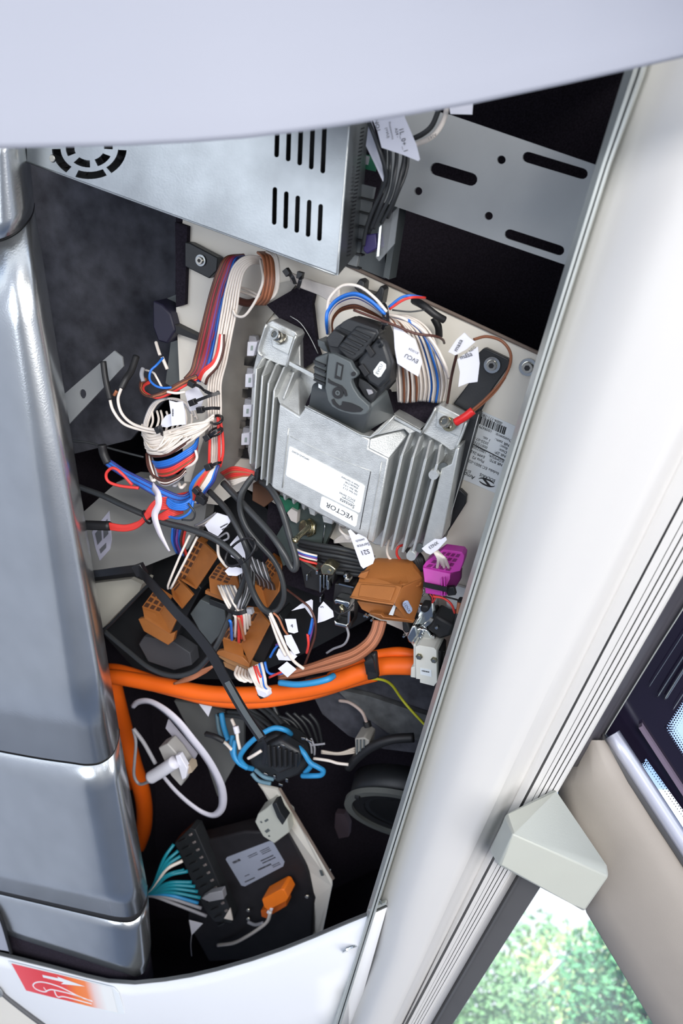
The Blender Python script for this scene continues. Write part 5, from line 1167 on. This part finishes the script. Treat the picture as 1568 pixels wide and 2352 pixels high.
face('front_wall', [(976, 1350, .05), (1023, 1358, .052), (1027, 1368, .052), (1014, 1369, .052), (976, 1363, .05)], mg, 'magenta', .01)
face('side_wall', [(1034, 1317, .046), (1058, 1310, .038), (1056, 1334, .038), (1044, 1352, .04), (1024, 1348, .05)], mg, 'magdk', .008)
for x in (1013, 1019): slab('latch_rib', [(x, 1328), (x+2.5, 1328), (x+2.5, 1369), (x, 1369)], .052, .056, M['magenta'], mg)
strap('cable_tie', [(972, 1342, .056), (998, 1348, .057), (1026, 1354, .057)], 12, 3, M['tie'], mg); Fr(1036, 1355, .05, -6).bx('tie_head', -9, -10, -6, 10, 11, 8, M['tie'], mg, bev=1.5)
for i in range(5): wire(mg, [(984+5*i, 1250+4*i, .055), (996+5*i, 1266+3*i, .062), (1006+4*i, 1284, .06), (1010+5*i-(6 if i < 1 else 0), 1304-6*(i % 2), .044)], 3.6, 'wwhite')
o = tagp('paper_tag', [(968, 1260), (980, 1250), (998, 1238), (1012, 1239), (1023, 1233), (1026, 1240), (1006, 1262), (988, 1274), (978, 1270)], .066, par=mg)
text('tag_lettering', 'XN23', Fr(995, 1252, .0668, -34), 0, 0, 0, 11, M['ink'], o, 0, True)
for i in range(4): wire(mg, [(984+3*i, 1364, .045), (990+3*i, 1372, .045), (992, 1384, .044)], 2.6, 'wred' if i % 2 else 'rubber')
wire(mg, [(994, 1370, .05), (1018, 1374, .05), (1036, 1388, .05), (1044, 1408, .045)], 2.8, 'wred'); wire(mg, [(1018, 1370, .05), (1036, 1374, .05), (1058, 1380, .045)], 2, 'rubber')
wire(mg, [(1060, 1376, .04), (1056, 1384, .045)], 7, 'rubber', 'bobbin'); wire(mg, [(1054, 1384, .045), (1051, 1408, .045)], 4.5, 'wcopper', 'bobbin'); wire(mg, [(1050, 1408, .045), (1046, 1440, .04)], 4.5, 'rubber', 'heat_shrink')
sq = slab('white_base_tile', [(1030, 1340), (1070, 1352), (1064, 1400), (1024, 1398), (1026, 1372)], .002, .006, M['labelw']); tag(sq, 'small white tile on the plate behind the red lead', 'tile')
for c, pts in [('wred', [(938, 1250, .02), (915, 1256, .03), (912, 1276, .03), (930, 1296, .025)]), ('wwhite', [(894, 1240, .02), (888, 1262, .03), (894, 1282, .03), (916, 1294, .025)])]:
    wire(bl, pts, 3, c)
for i in range(4): wire(bl, [(934+6*i, 1262, .02), (950+6*i, 1282, .03), (966+3*i, 1310, .03)], 6, 'rubber', 'lead')
# serial plugs at the edge
pg = thing('chrome_plug_pair', PL(960, 1440, .03), 'pair of mirror-plated angular plug hoods above the white plug', 'connector')
slab('hood_cap', [(958, 1384), (972, 1388), (996, 1382), (1000, 1416), (996, 1432), (966, 1440), (952, 1426), (956, 1404)], .01, .03, M['chrome'], pg, bev=.003)
slab('hood_cap', [(966, 1390), (984, 1392), (984, 1404), (974, 1410), (964, 1404)], .03, .044, M['rubber'], pg, bev=.002)
slab('angle_shell', [(936, 1474), (932, 1462), (948, 1434), (956, 1440), (960, 1462), (944, 1480)], .02, .045, M['chrome'], pg, bev=.002)
slab('angle_shell', [(956, 1440), (980, 1446), (1004, 1476), (1000, 1490), (966, 1478), (950, 1482), (946, 1474)], .02, .036, M['chrome'], pg, bev=.002)
slab('dark_body', [(922, 1426), (936, 1428), (944, 1452), (930, 1456), (924, 1448)], .01, .04, M['rubber'], pg, bev=.002)
slab('dark_body', [(998, 1412), (1042, 1436), (1034, 1462), (1008, 1470), (978, 1444), (990, 1432)], .01, .036, M['rubber'], pg, bev=.003)
for x, y, r_ in [(1004, 1438, 5), (996, 1460, 6), (966, 1466, 4), (970, 1456, 4), (944, 1462, 5), (984, 1480, 4), (1000, 1484, 4), (929, 1458, 4)]: Fr(x, y, .036, 20).cyl('hex_stud', 0, 0, 0, 10, r_, M['chrome'], pg, n=6, r2=r_*.7)
strap('knurled_screw', [(976, 1436, .045), (986, 1428, .047), (992, 1420, .046)], 8, 8, M['screw'], pg)
slab('silver_flag', [(964, 1352), (972, 1350), (976, 1360), (968, 1372), (954, 1368), (956, 1360)], .03, .04, M['chrome'], pg, bev=.001)
sd = thing('white_plug', PL(980, 1520, .03), 'white rectangular plug hood with two hex screws at the end of the orange cable', 'connector')
slab('hood_body', [(954, 1486), (962, 1482), (996, 1488), (1002, 1494), (1003, 1568), (1002, 1568), (996, 1576), (964, 1568), (964, 1560), (955, 1559)], .02, .052, M['ivory'], sd, bev=.0012)
slab('hood_side', [(1003, 1492), (1012, 1498), (1008, 1560), (1003, 1566)], .02, .045, M['rubber'], sd, bev=.001)
slab('flange_ear', [(943, 1534), (955, 1530), (955, 1558), (942, 1556)], .02, .046, M['ivory'], sd, bev=.001); slab('flange_bar', [(949, 1480), (955, 1482), (955, 1534), (949, 1534)], .02, .044, M['ivory'], sd, bev=.0006)
for x, y in [(963, 1507), (997, 1515)]:
    f_ = Fr(x, y, .052, 12); f_.cyl('hex_nut', 0, 0, 0, 4, 8, M['brass'], sd, n=6); f_.cyl('screw_tip', 0, 0, 4, 6, 4, M['screw'], sd)
o = slab('printed_label', [(965, 1534), (990, 1539), (991, 1555), (965, 1549)], .052, .0525, M['labelw'], sd)
bars('label_print', Fr(977, 1541, .0529, 11), 0, 0, 0, 18, 3, o)
f_ = Fr(1016, 1520, .03, 96)
for k in range(9): f_.bx('thread', -34+k*5, -3.5, 0, -31+k*5, 3.5, 8, M['screw'], sd)
slab('bolt_shaft', [(1013, 1530), (1018, 1530), (1017, 1560), (1012, 1560)], .03, .036, M['screw'], sd)
# ================================================================ ORANGE CABLES
oc = thing('orange_cable', PL(600, 1590, .0), 'thick bright orange high-voltage cables curving across the lower cabinet', 'cable bundle')
def oruns(pts, r, name='cable_run'): tube(name, pts, r, M['orange'], oc, 14, 8)
oruns([(200, 1560, -.03), (256, 1554, -.01), (373, 1574, .0), (475, 1592, .008), (577, 1596, .014), (679, 1586, .018), (761, 1568, .02), (832, 1544, .02), (880, 1530, .018), (956, 1530, .016), (1010, 1534, .01)], 20)
oruns([(200, 1552, -.05), (262, 1540, -.03), (373, 1574, -.02), (475, 1602, -.008), (577, 1610, -.002), (700, 1592, .0), (800, 1562, .0), (860, 1546, .0)], 18)
oruns([(232, 1544, -.04), (300, 1560, -.02), (400, 1586, -.004), (500, 1608, .004), (600, 1611, .008), (700, 1594, .01), (790, 1566, .01)], 15)
oruns([(760, 1556, .0), (820, 1522, .004), (860, 1508, .006), (890, 1502, .006), (924, 1500, .004), (980, 1512, .0)], 14)
strap('black_tape', [(842, 1502, .034), (848, 1522, .042), (853, 1550, .036)], 24, 4, M['rubber'], oc)
slab('black_tape', [(838, 1506), (862, 1500), (868, 1560), (842, 1566)], .03, .039, M['rubber'], oc, bev=.003)
ov = thing('orange_drop_cable', PL(300, 1700, -.05), 'shadowed orange cable falling along the silver column into the lower compartment', 'cable')
tube('cable_run', [(250, 1540, -.08), (264, 1600, -.09), (282, 1670, -.11), (304, 1750, -.13), (328, 1830, -.16), (330, 1900, -.19), (310, 1960, -.22)], 20, M['orange'], ov, 14)
tube('cable_run', [(246, 1600, -.11), (258, 1660, -.12), (276, 1740, -.15), (296, 1800, -.18)], 18, M['orange'], ov, 14)
bt = tube('light_blue_cable', [(642, 1568, .05), (680, 1572, .054), (720, 1568, .054), (752, 1560, .05), (766, 1552, .04)], 7.5, M['wlblue'], None, 10); tag(bt, 'short light blue cable lying on the orange cable below the paper tags', 'cable')
yw = tube('yellow_wire', [(850, 1558, .01), (880, 1562, .0), (900, 1574, -.01), (920, 1602, -.02), (943, 1630, -.02), (990, 1680, -.02)], 3.2, M['wyel'], None, 8); tag(yw, 'thin yellow-green wire dropping to the right below the orange cable', 'wire')
# ================================================================ LOWER COMPARTMENT
fp = thing('felt_partition', PL(900, 1650, -.05), 'dark grey felt-covered partition behind the yellow wire', 'partition')
slab('felt_sheet', [(700, 1560), (860, 1540), (1020, 1560), (1000, 1640), (960, 1730), (880, 1720), (800, 1690), (740, 1640)], -.075, -.07, M['felt'], fp)
slab('felt_sheet', [(770, 1582), (850, 1600), (1000, 1650), (960, 1700), (900, 1690), (830, 1640)], -.068, -.06, mat('grey_felt_light', (92, 94, 96), .95, 0, .3, 60, .4, 900, spec=.1), fp)
gp = slab('grey_side_sheet', [(400, 1610), (470, 1620), (560, 1650), (560, 1720), (520, 1790), (500, 1830), (470, 1740), (420, 1650)], -.10, -.095, mat('shaded_grey_sheet', (110, 112, 112), .6)); tag(gp, 'dull grey sheet seen through the white ring below the orange cable', 'sheet')
tgw = slab('hanging_tag', [(456, 1616), (488, 1618), (478, 1646)], -.03, -.029, M['label']); tag(tgw, 'tiny white paper corner poking out under the orange cable', 'tag')
# white ring
wr = thing('white_strap_ring', PL(440, 1750, -.02), 'large loop of flat grey-white strap hanging in the lower compartment', 'strap')
rp_ = [(304, 1624, 8), (318, 1612, 10), (344, 1611, 12), (378, 1630, 16), (410, 1659, 18), (441, 1697, 18), (469, 1732, 18), (491, 1767, 18), (507, 1803, 18), (512, 1834, 17), (508, 1858, 14), (491, 1872, 12), (466, 1866, 12), (436, 1846, 12), (405, 1818, 11), (380, 1789, 10), (366, 1768, 8)]
pth = crom([PL(x, y, -.02+.02*math.sin(i*.4)) for i, (x, y, w_) in enumerate(rp_)], 5); rows = []
for i, q in enumerate(pth):
    j = min(len(rp_)-2, i//5); f0 = (i-5*j)/5; wd = (rp_[j][2]*(1-f0)+rp_[j+1][2]*f0)*mpp(440, 1750, -.02)/1.6
    t_ = (pth[min(i+1, len(pth)-1)]-pth[max(0, i-1)]).normalized(); s_ = t_.cross(NW).normalized()*wd
    rows.append([q-s_, q+TV*.002, q+s_])
loft('strap_band', rows, mat('strap_white', (206, 204, 216), .5), wr, thick=.0015)
slab('wrapped_label', [(386, 1653), (380, 1673), (444, 1750), (453, 1733)], -.03, -.028, mat('strap_label', (190, 188, 202), .5), wr)
wc = thing('white_coupler', PL(385, 1765, .0), 'white cylindrical cable coupler with a square flange inside the strap ring', 'connector')
tube('coupler_barrel', [(346, 1786, .01), (372, 1770, .01), (402, 1750, .01)], 15, M['label'], wc, 14)
slab('coupler_flange', [(363, 1718), (384, 1708), (404, 1730), (430, 1768), (428, 1778), (415, 1807), (392, 1782)], -.02, .0, mat('flange_grey', (176, 174, 172), .5), wc, bev=.0015)
slab('coupler_rim', [(402, 1736), (412, 1734), (430, 1766), (426, 1788), (418, 1792)], .0, .008, M['label'], wc, bev=.001)
slab('coupler_tip', [(428, 1756), (438, 1760), (441, 1774), (432, 1778)], -.01, .004, mat('tip_tan', (176, 160, 140), .5), wc)
tube('thin_lead', [(306, 1674, .0), (312, 1706, .0), (309, 1748, .0), (308, 1782, .0), (321, 1801, .0), (345, 1794, .006)], 3.6, M['wgrey'], wc)
tube('thin_lead', [(306, 1674, .0), (330, 1706, .002), (357, 1754, .004)], 5, M['wgrey'], wc)
# blue coil with black plug
bc_ = thing('light_blue_coil', PL(640, 1730, -.02), 'loops of light blue cable wound round a black plug cluster', 'cable coil')
for pts in [[(668, 1686, -.02), (656, 1677, -.005), (631, 1672, .0), (605, 1683, .005), (581, 1700, .006), (560, 1722, .006), (551, 1742, .004), (564, 1760, .0), (580, 1766, -.01)],
            [(540, 1700, -.01), (538, 1730, .0), (548, 1751, .004), (568, 1764, .0)], [(534, 1690, -.02), (532, 1716, -.01), (540, 1742, -.005), (560, 1760, -.01)],
            [(672, 1704, -.01), (696, 1727, .0), (712, 1751, .002), (730, 1762, .002), (742, 1770, .0), (737, 1780, .0), (716, 1782, .0), (694, 1782, -.006)],
            [(508, 1638, -.05), (514, 1670, -.04), (524, 1700, -.03)], [(700, 1776, -.01), (712, 1762, -.01), (716, 1752, -.01)]]:
    tube('cable_run', pts, 6.2, M['wlblue'], bc_, 10)
for pts in [[(498, 1640, -.06), (504, 1680, -.05), (518, 1710, -.04)], [(578, 1776, -.01), (594, 1793, -.01), (622, 1800, -.01)], [(586, 1768, -.01), (606, 1784, -.005), (628, 1790, -.01)]]:
    tube('cable_run', pts, 5, mat('dusty_blue', (96, 128, 144), .5), bc_, 8)
bp2 = thing('black_plug_cluster', PL(640, 1740, -.01), 'cluster of black plugs and short pale leads inside the light blue coil', 'connector')
slab('plug_body', [(567, 1738), (590, 1706), (631, 1687), (669, 1703), (701, 1730), (709, 1754), (688, 1781), (640, 1800), (580, 1772)], -.04, -.012, M['plas'], bp2, bev=.004)
slab('plug_body', [(600, 1720), (640, 1700), (690, 1730), (686, 1760), (640, 1780), (604, 1756)], -.012, .006, M['plas'], bp2, bev=.004)
for i in range(6): slab('plug_rib', [(612+13*i, 1712+4*i), (618+13*i, 1712+4*i), (622+12*i, 1764), (616+12*i, 1764)], .006, .010, M['rubber'], bp2, bev=.0006)
r = random.Random(8)
for x, y in [(612, 1776), (632, 1782), (651, 1710), (642, 1716), (698, 1694), (712, 1700), (660, 1790), (646, 1800)]: Fr(x, y, .004, r.uniform(0, 90)).bx('contact', -5, -3, 0, 5, 3, 5, M['screw'], bp2, bev=.6)
for pts in [[(532, 1652, -.01), (543, 1679, .0), (546, 1700, .004), (551, 1720, .004)], [(512, 1702, -.01), (522, 1711, -.005), (532, 1722, .0)], [(600, 1724, .01), (586, 1733, .012), (570, 1742, .01)]]: tube('white_lead', pts, 4, M['wwhite'], bp2)
tube('crimp', [(541, 1668, .002), (545, 1684, .004)], 7, M['label'], bp2)
tube('black_sleeve', [(474, 1686, -.01), (494, 1692, -.005), (514, 1702, -.005)], 7, M['rubber'], bp2)
for i in range(7): tube('black_lead', [(500+20*i, 1640-6*i+r.uniform(-8, 8), -.06), (560+14*i, 1650+r.uniform(-10, 10), -.05), (620+10*i, 1690+r.uniform(-8, 8), -.03)], 5, M['cable'], bp2)
for i in range(6): tube('black_lead', [(620+18*i, 1640+r.uniform(-5, 5), -.05), (660+14*i, 1660+r.uniform(-8, 8), -.05), (700+8*i, 1720+r.uniform(-8, 8), -.05)], 4, M['plas'], bp2)
# beige leads to the right
br = thing('beige_plug_lead', PL(780, 1726, -.03), 'beige plug with flat pale leads reaching the blue coil from the right', 'connector')
for k in range(3): tube('pale_lead', [(738, 1725+2*k, -.02), (778, 1730+k, -.02), (816, 1718+5*k, -.025)], 3, mat('beige_lead', (196, 184, 170), .5), br)
tube('pale_lead', [(720, 1742, -.01), (754, 1747, -.01), (775, 1753, -.012), (800, 1756, -.015)], 3.6, M['wwhite'], br)
slab('plug_body', [(814, 1697), (836, 1694), (848, 1702), (843, 1733), (816, 1735)], -.04, -.015, mat('beige_plug', (150, 148, 142), .5), br, bev=.0015)
for i in range(3): slab('plug_groove', [(818+8*i, 1700), (821+8*i, 1700), (821+8*i, 1730), (818+8*i, 1730)], -.0148, -.0135, M['plasg'], br)
tube('pink_lead', [(779, 1609, -.05), (803, 1614, -.045), (830, 1634, -.04), (842, 1660, -.04)], 4, mat('pinkish_lead', (186, 168, 160), .5), br)
tube('black_sleeve', [(842, 1658, -.04), (846, 1676, -.038), (840, 1696, -.035)], 9, M['rubber'], br)
for pts in [[(698, 1694, -.02), (712, 1706, -.02), (716, 1730, -.02)], [(712, 1712, -.02), (730, 1710, -.02), (746, 1708, -.02)], [(714, 1696, -.02), (722, 1716, -.02), (722, 1734, -.02)]]: tube('pale_lead', pts, 2.6, M['wgrey'], br)
# loudspeaker
ls = thing('loudspeaker', PL(920, 1880, -.06), 'round black loudspeaker with a pale rim arc in the lower right corner', 'speaker')
fs_ = Fr(925, 1868, -.07, 8, 28, 0)
fs_.cyl('speaker_basket', 0, 0, -60, 0, 128, M['plas'], ls, n=48)
fs_.ring('speaker_rim', 0, 0, 0, 12, 118, 136, mat('speaker_rim_grey', (104, 106, 102), .45), ls, 60)
fs_.ring('speaker_surround', 0, 0, -10, 4, 92, 118, M['rubber'], ls, 60)
fs_.cyl('speaker_grille', 0, 0, -14, 0, 95, M['grille'], ls, n=48, r2=80)
tube('rubber_lip', [(800, 1762, -.03), (822, 1738, -.02), (856, 1714, -.015), (900, 1698, -.015), (950, 1694, -.02)], 11, M['rubber'], ls, 12)
o = fs_.bx('rim_screw', -84, -104, 12, -74, -94, 18, M['plas'], ls)
# beige angled plate
bp3 = thing('beige_angle_plate', PL(690, 1950, -.08), 'pale beige angled plate standing beside the black module', 'plate')
face('upper_leaf', [(592, 1800, -.06), (638, 1811, -.05), (700, 1914, -.045), (762, 2021, -.04), (762, 2036, -.04), (725, 2062, -.06), (700, 1995, -.07), (664, 1914, -.08), (618, 1837, -.08)], bp3, 'cream', .002, 0)
face('lower_leaf', [(762, 2034, -.04), (736, 2160, -.07), (708, 2200, -.08), (700, 2180, -.08), (725, 2060, -.06)], bp3, 'cream', .002, 0)
face('edge_return', [(638, 1811, -.05), (644, 1810, -.05), (768, 2018, -.04), (762, 2024, -.04)], bp3, 'creamedge', .001, 0)
slab('plate_slot', [(733, 2000), (738, 2002), (742, 2012), (737, 2012)], -.042, -.04, M['plasg'], bp3)
cl2 = thing('beige_module_clip', PL(620, 1890, -.05), 'off-white plastic clip block above the printed module label', 'clip')
slab('clip_body', [(585, 1888), (592, 1870), (610, 1858), (624, 1846), (636, 1862), (659, 1882), (664, 1912), (630, 1938), (604, 1922), (594, 1905)], -.06, -.035, mat('clip_white', (178, 180, 172), .5), cl2, bev=.0015)
for x, y, w_, h_ in [(612, 1884, 12, 5), (614, 1908, 14, 7), (600, 1888, 5, 5), (618, 1920, 5, 4)]: Fr(x, y, -.035, -35).bx('clip_slot', -w_/2, -h_/2, 0, w_/2, h_/2, .8, M['plasg'], cl2)
slab('clip_pawl', [(624, 1848), (634, 1844), (644, 1868), (656, 1884), (648, 1896), (636, 1878)], -.035, -.02, M['plas'], cl2, bev=.001)
bm_ = thing('black_module', PL(610, 2050, -.06), 'black electronic module with a printed blue-grey label and an orange plug', 'module')
slab('module_body', [(440, 1940), (560, 1910), (664, 1912), (704, 1992), (722, 2060), (716, 2150), (680, 2200), (480, 2210), (430, 2120)], -.09, -.06, mat('module_black', (28, 26, 30), .6, 0, .2, 60), bm_, bev=.003)
lbm = slab('module_label', [(518, 1974), (521, 1969), (618, 1932), (626, 1934), (653, 1980), (650, 1990), (562, 2036), (554, 2034)], -.0599, -.0592, M['labelg'], bm_)
r = random.Random(4)
for x, y, w_, h_, n_ in [(541, 1976, 26, 6, 1), (578, 1962, 30, 2, 2), (606, 1950, 30, 2, 3), (612, 1970, 44, 3, 2), (606, 1990, 46, 4, 1), (632, 1984, 26, 2, 2), (566, 2010, 14, 2, 1), (572, 2020, 34, 3, 1)]:
    bars('label_print', Fr(x, y, -.0588, -25), 0, 0, 0, w_, h_, lbm, 0, n_)
for x, y in [(572, 2087), (572, 2107), (706, 2056), (756, 1996)]: Fr(x, y, -.055, 0).cyl('module_screw', 0, 0, 0, 6, 5, M['screw'], bm_, r2=4)
op = thing('orange_plug', PL(630, 2080, -.05), 'small bright orange plug with a white lead at the bottom of the compartment', 'connector')
slab('plug_body', [(601, 2066), (645, 2042), (652, 2044), (662, 2062), (658, 2070), (616, 2092), (606, 2084)], -.055, -.03, M['orangec'], op, bev=.0012)
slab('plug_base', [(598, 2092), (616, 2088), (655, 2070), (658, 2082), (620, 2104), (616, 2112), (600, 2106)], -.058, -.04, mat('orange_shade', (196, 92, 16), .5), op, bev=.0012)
for x, y in [(616, 2095), (623, 2088)]: Fr(x, y, -.03, 0).cyl('contact', 0, 0, -6, 2, 3.5, M['label'], op)
tube('white_lead', [(621, 2094, -.03), (614, 2116, -.035), (596, 2132, -.04), (565, 2152, -.045), (536, 2166, -.05), (500, 2171, -.055)], 4, M['wwhite'], op)
tube('grey_lead', [(570, 2118, -.045), (586, 2124, -.042), (604, 2120, -.04)], 4, M['wgrey'], op)
# teal fan with terminal strip
tf_ = thing('teal_wire_fan', PL(410, 2030, -.03), 'fan of teal and white wires spreading into a black terminal strip', 'wire bundle')
ends = [(399, 1939), (409, 1954), (419, 1977), (423, 1998), (431, 2001), (440, 2026), (448, 2036), (454, 2048), (460, 2062), (455, 2074), (462, 2086), (474, 2104), (414, 1966)]
cc = ['wteal', 'wteal', 'wwhite', 'wteal', 'wteal', 'wteal', 'wteal', 'wteal', 'wteal', 'wlblue', 'wgrey', 'wgrey', 'wteal']
for (x, y), c in zip(ends, cc):
    tube('wire', [(325, 2062, -.03), (350, 2050+(y-2040)*.12, -.02), (375+(x-400)*.3, 2030+(y-2030)*.6, -.015), (x, y, -.03)], 4, M[c], tf_, 8)
ts = thing('pin_strip', PL(480, 2010, -.05), 'black multi-pin terminal strip with pale contacts beside the teal wires', 'terminal block')
slab('strip_body', [(400, 1936), (436, 1902), (448, 1906), (536, 2106), (532, 2120), (492, 2118), (470, 2090)], -.065, -.045, M['plas'], ts, bev=.001)
for i in range(12):
    t = i/11; x = 438+90*t; y = 1916+192*t
    Fr(x, y, -.045, -25).bx('pin_contact', -4, -2.5, 0, 5, 2.5, 3, mat('dim_contact', (150, 140, 138), .4, .4), ts, bev=.4); Fr(x-18, y+12, -.045, -25).bx('cell_wall', -12, -1.5, 0, 12, 1.5, 6, M['plas'], ts)
slab('white_terminal_cap', [(462, 2064), (480, 2052), (510, 2046), (514, 2066), (480, 2072)], -.04, -.03, M['wgrey'], ts, bev=.001)
slab('pin_flag', [(514, 2110), (528, 2086), (534, 2114)], -.04, -.038, M['wwhite'], ts)
wtg = thing('folded_tag', PL(448, 2130, -.03), 'small folded white tag hanging on a thread below the terminal strip', 'tag')
slab('tag_sheet', [(434, 2114), (465, 2122), (440, 2148)], -.03, -.029, M['label'], wtg); tube('thread', [(440, 2146, -.03), (438, 2170, -.03), (440, 2196, -.03)], 1, M['wgrey'], wtg)
gw = slab('grey_wedge', [(770, 1868), (790, 1870), (802, 1896), (800, 1922), (778, 1926), (768, 1900)], -.14, -.13, mat('dim_plum', (78, 66, 74), .6)); tag(gw, 'dim plum-grey plastic tab left of the loudspeaker', 'tab')
# ================================================================ OUTSIDE THE WINDOW
def leafball(name, c, rad, n, m, seed, size, label, squash=1.0):
    r = random.Random(seed); o = thing(name, c-Vector((0, 0, rad*squash)), label, 'tree', 'trees outside the window')
    b = MB()
    for i in range(n):
        d = Vector((r.gauss(0, 1), r.gauss(0, 1), r.gauss(0, 1))).normalized()*rad*(r.random()**.4); d.z *= squash
        p = c+d; u = Vector((r.gauss(0, 1), r.gauss(0, 1), r.gauss(0, 1))).normalized(); v = u.orthogonal().normalized(); s = size*r.uniform(.6, 1.4)
        b.add([p-u*s, p+v*s*.5, p+u*s, p-v*s*.5], [(0, 1, 2, 3)])
    f = b.build('foliage', m, o); f['kind'] = 'stuff'
    base = Vector((c.x, c.y, -.5)); v, q = sweep([base, base.lerp(c, .5), c], [.07, .05, .02], 8); mesh('trunk', v, q, mat('bark_and_strand', (96, 84, 70), .9), o, True)
    return o
g1 = mat('leaf_green', (132, 178, 118), .45, 0, .3, 3); g2 = mat('leaf_deep', (98, 162, 108), .45, 0, .3, 3); g3 = mat('leaf_lime', (184, 204, 134), .45, 0, .3, 3)
for i, (px, py, d, rad, n, m, sd_, sz, lab) in enumerate([
    (1470, 2300, 4.0, .42, 3600, g2, 1, .026, 'deep green leafy tree filling the lower right of the small window'), (1110, 2400, 5.2, .55, 3600, g1, 2, .032, 'mid green tree at the lower left of the small window'),
    (1330, 2340, 7.0, .80, 2600, g3, 3, .04, 'pale lime tree with a pale curved strand behind the centre of the small window'), (1230, 2215, 9.4, .62, 380, g1, 5, .07, 'thin airy crown near the top of the small window')]):
    tr = leafball('tree', W(px, py, d), rad, n, m, sd_, sz, lab)
    if i == 2:
        mb_ = mat('pale_strand', (235, 236, 232), .6)
        q = [W(1160, 2292, 6.0), W(1230, 2262, 6.0), W(1280, 2215, 6.05), W(1312, 2178, 6.1), W(1350, 2250, 6.6), W(1335, 2330, 7.0)]  # pale curved strand, joined to the tree by a thinner brown one
        v, f = sweep(crom(q[:4], 8), .017, 8); mesh('curved_strand', v, f, mb_, tr, True)
        v, f = sweep(crom(q[3:], 6), .012, 8); mesh('curved_strand', v, f, mat('bark_and_strand', (96, 84, 70), .9), tr, True)
b = MB(); w0 = W(1560, 1990, 14.0)
hs = MB(); hs.prism([w0+Vector(q) for q in [(-.98, 0, -4.5), (3.6, 0, -4.5), (3.6, 0, 1.3), (-.98, 0, 1.3)]], [w0+Vector(q) for q in [(-.98, 1.5, -4.5), (3.6, 1.5, -4.5), (3.6, 1.5, 1.3), (-.98, 1.5, 1.3)]])
o = hs.build('white_building', mat('white_render', (238, 238, 236), .7, 0, .05, 4, .3, 30)); tag(o, 'rough white rendered building seen through the dotted pane', 'building')
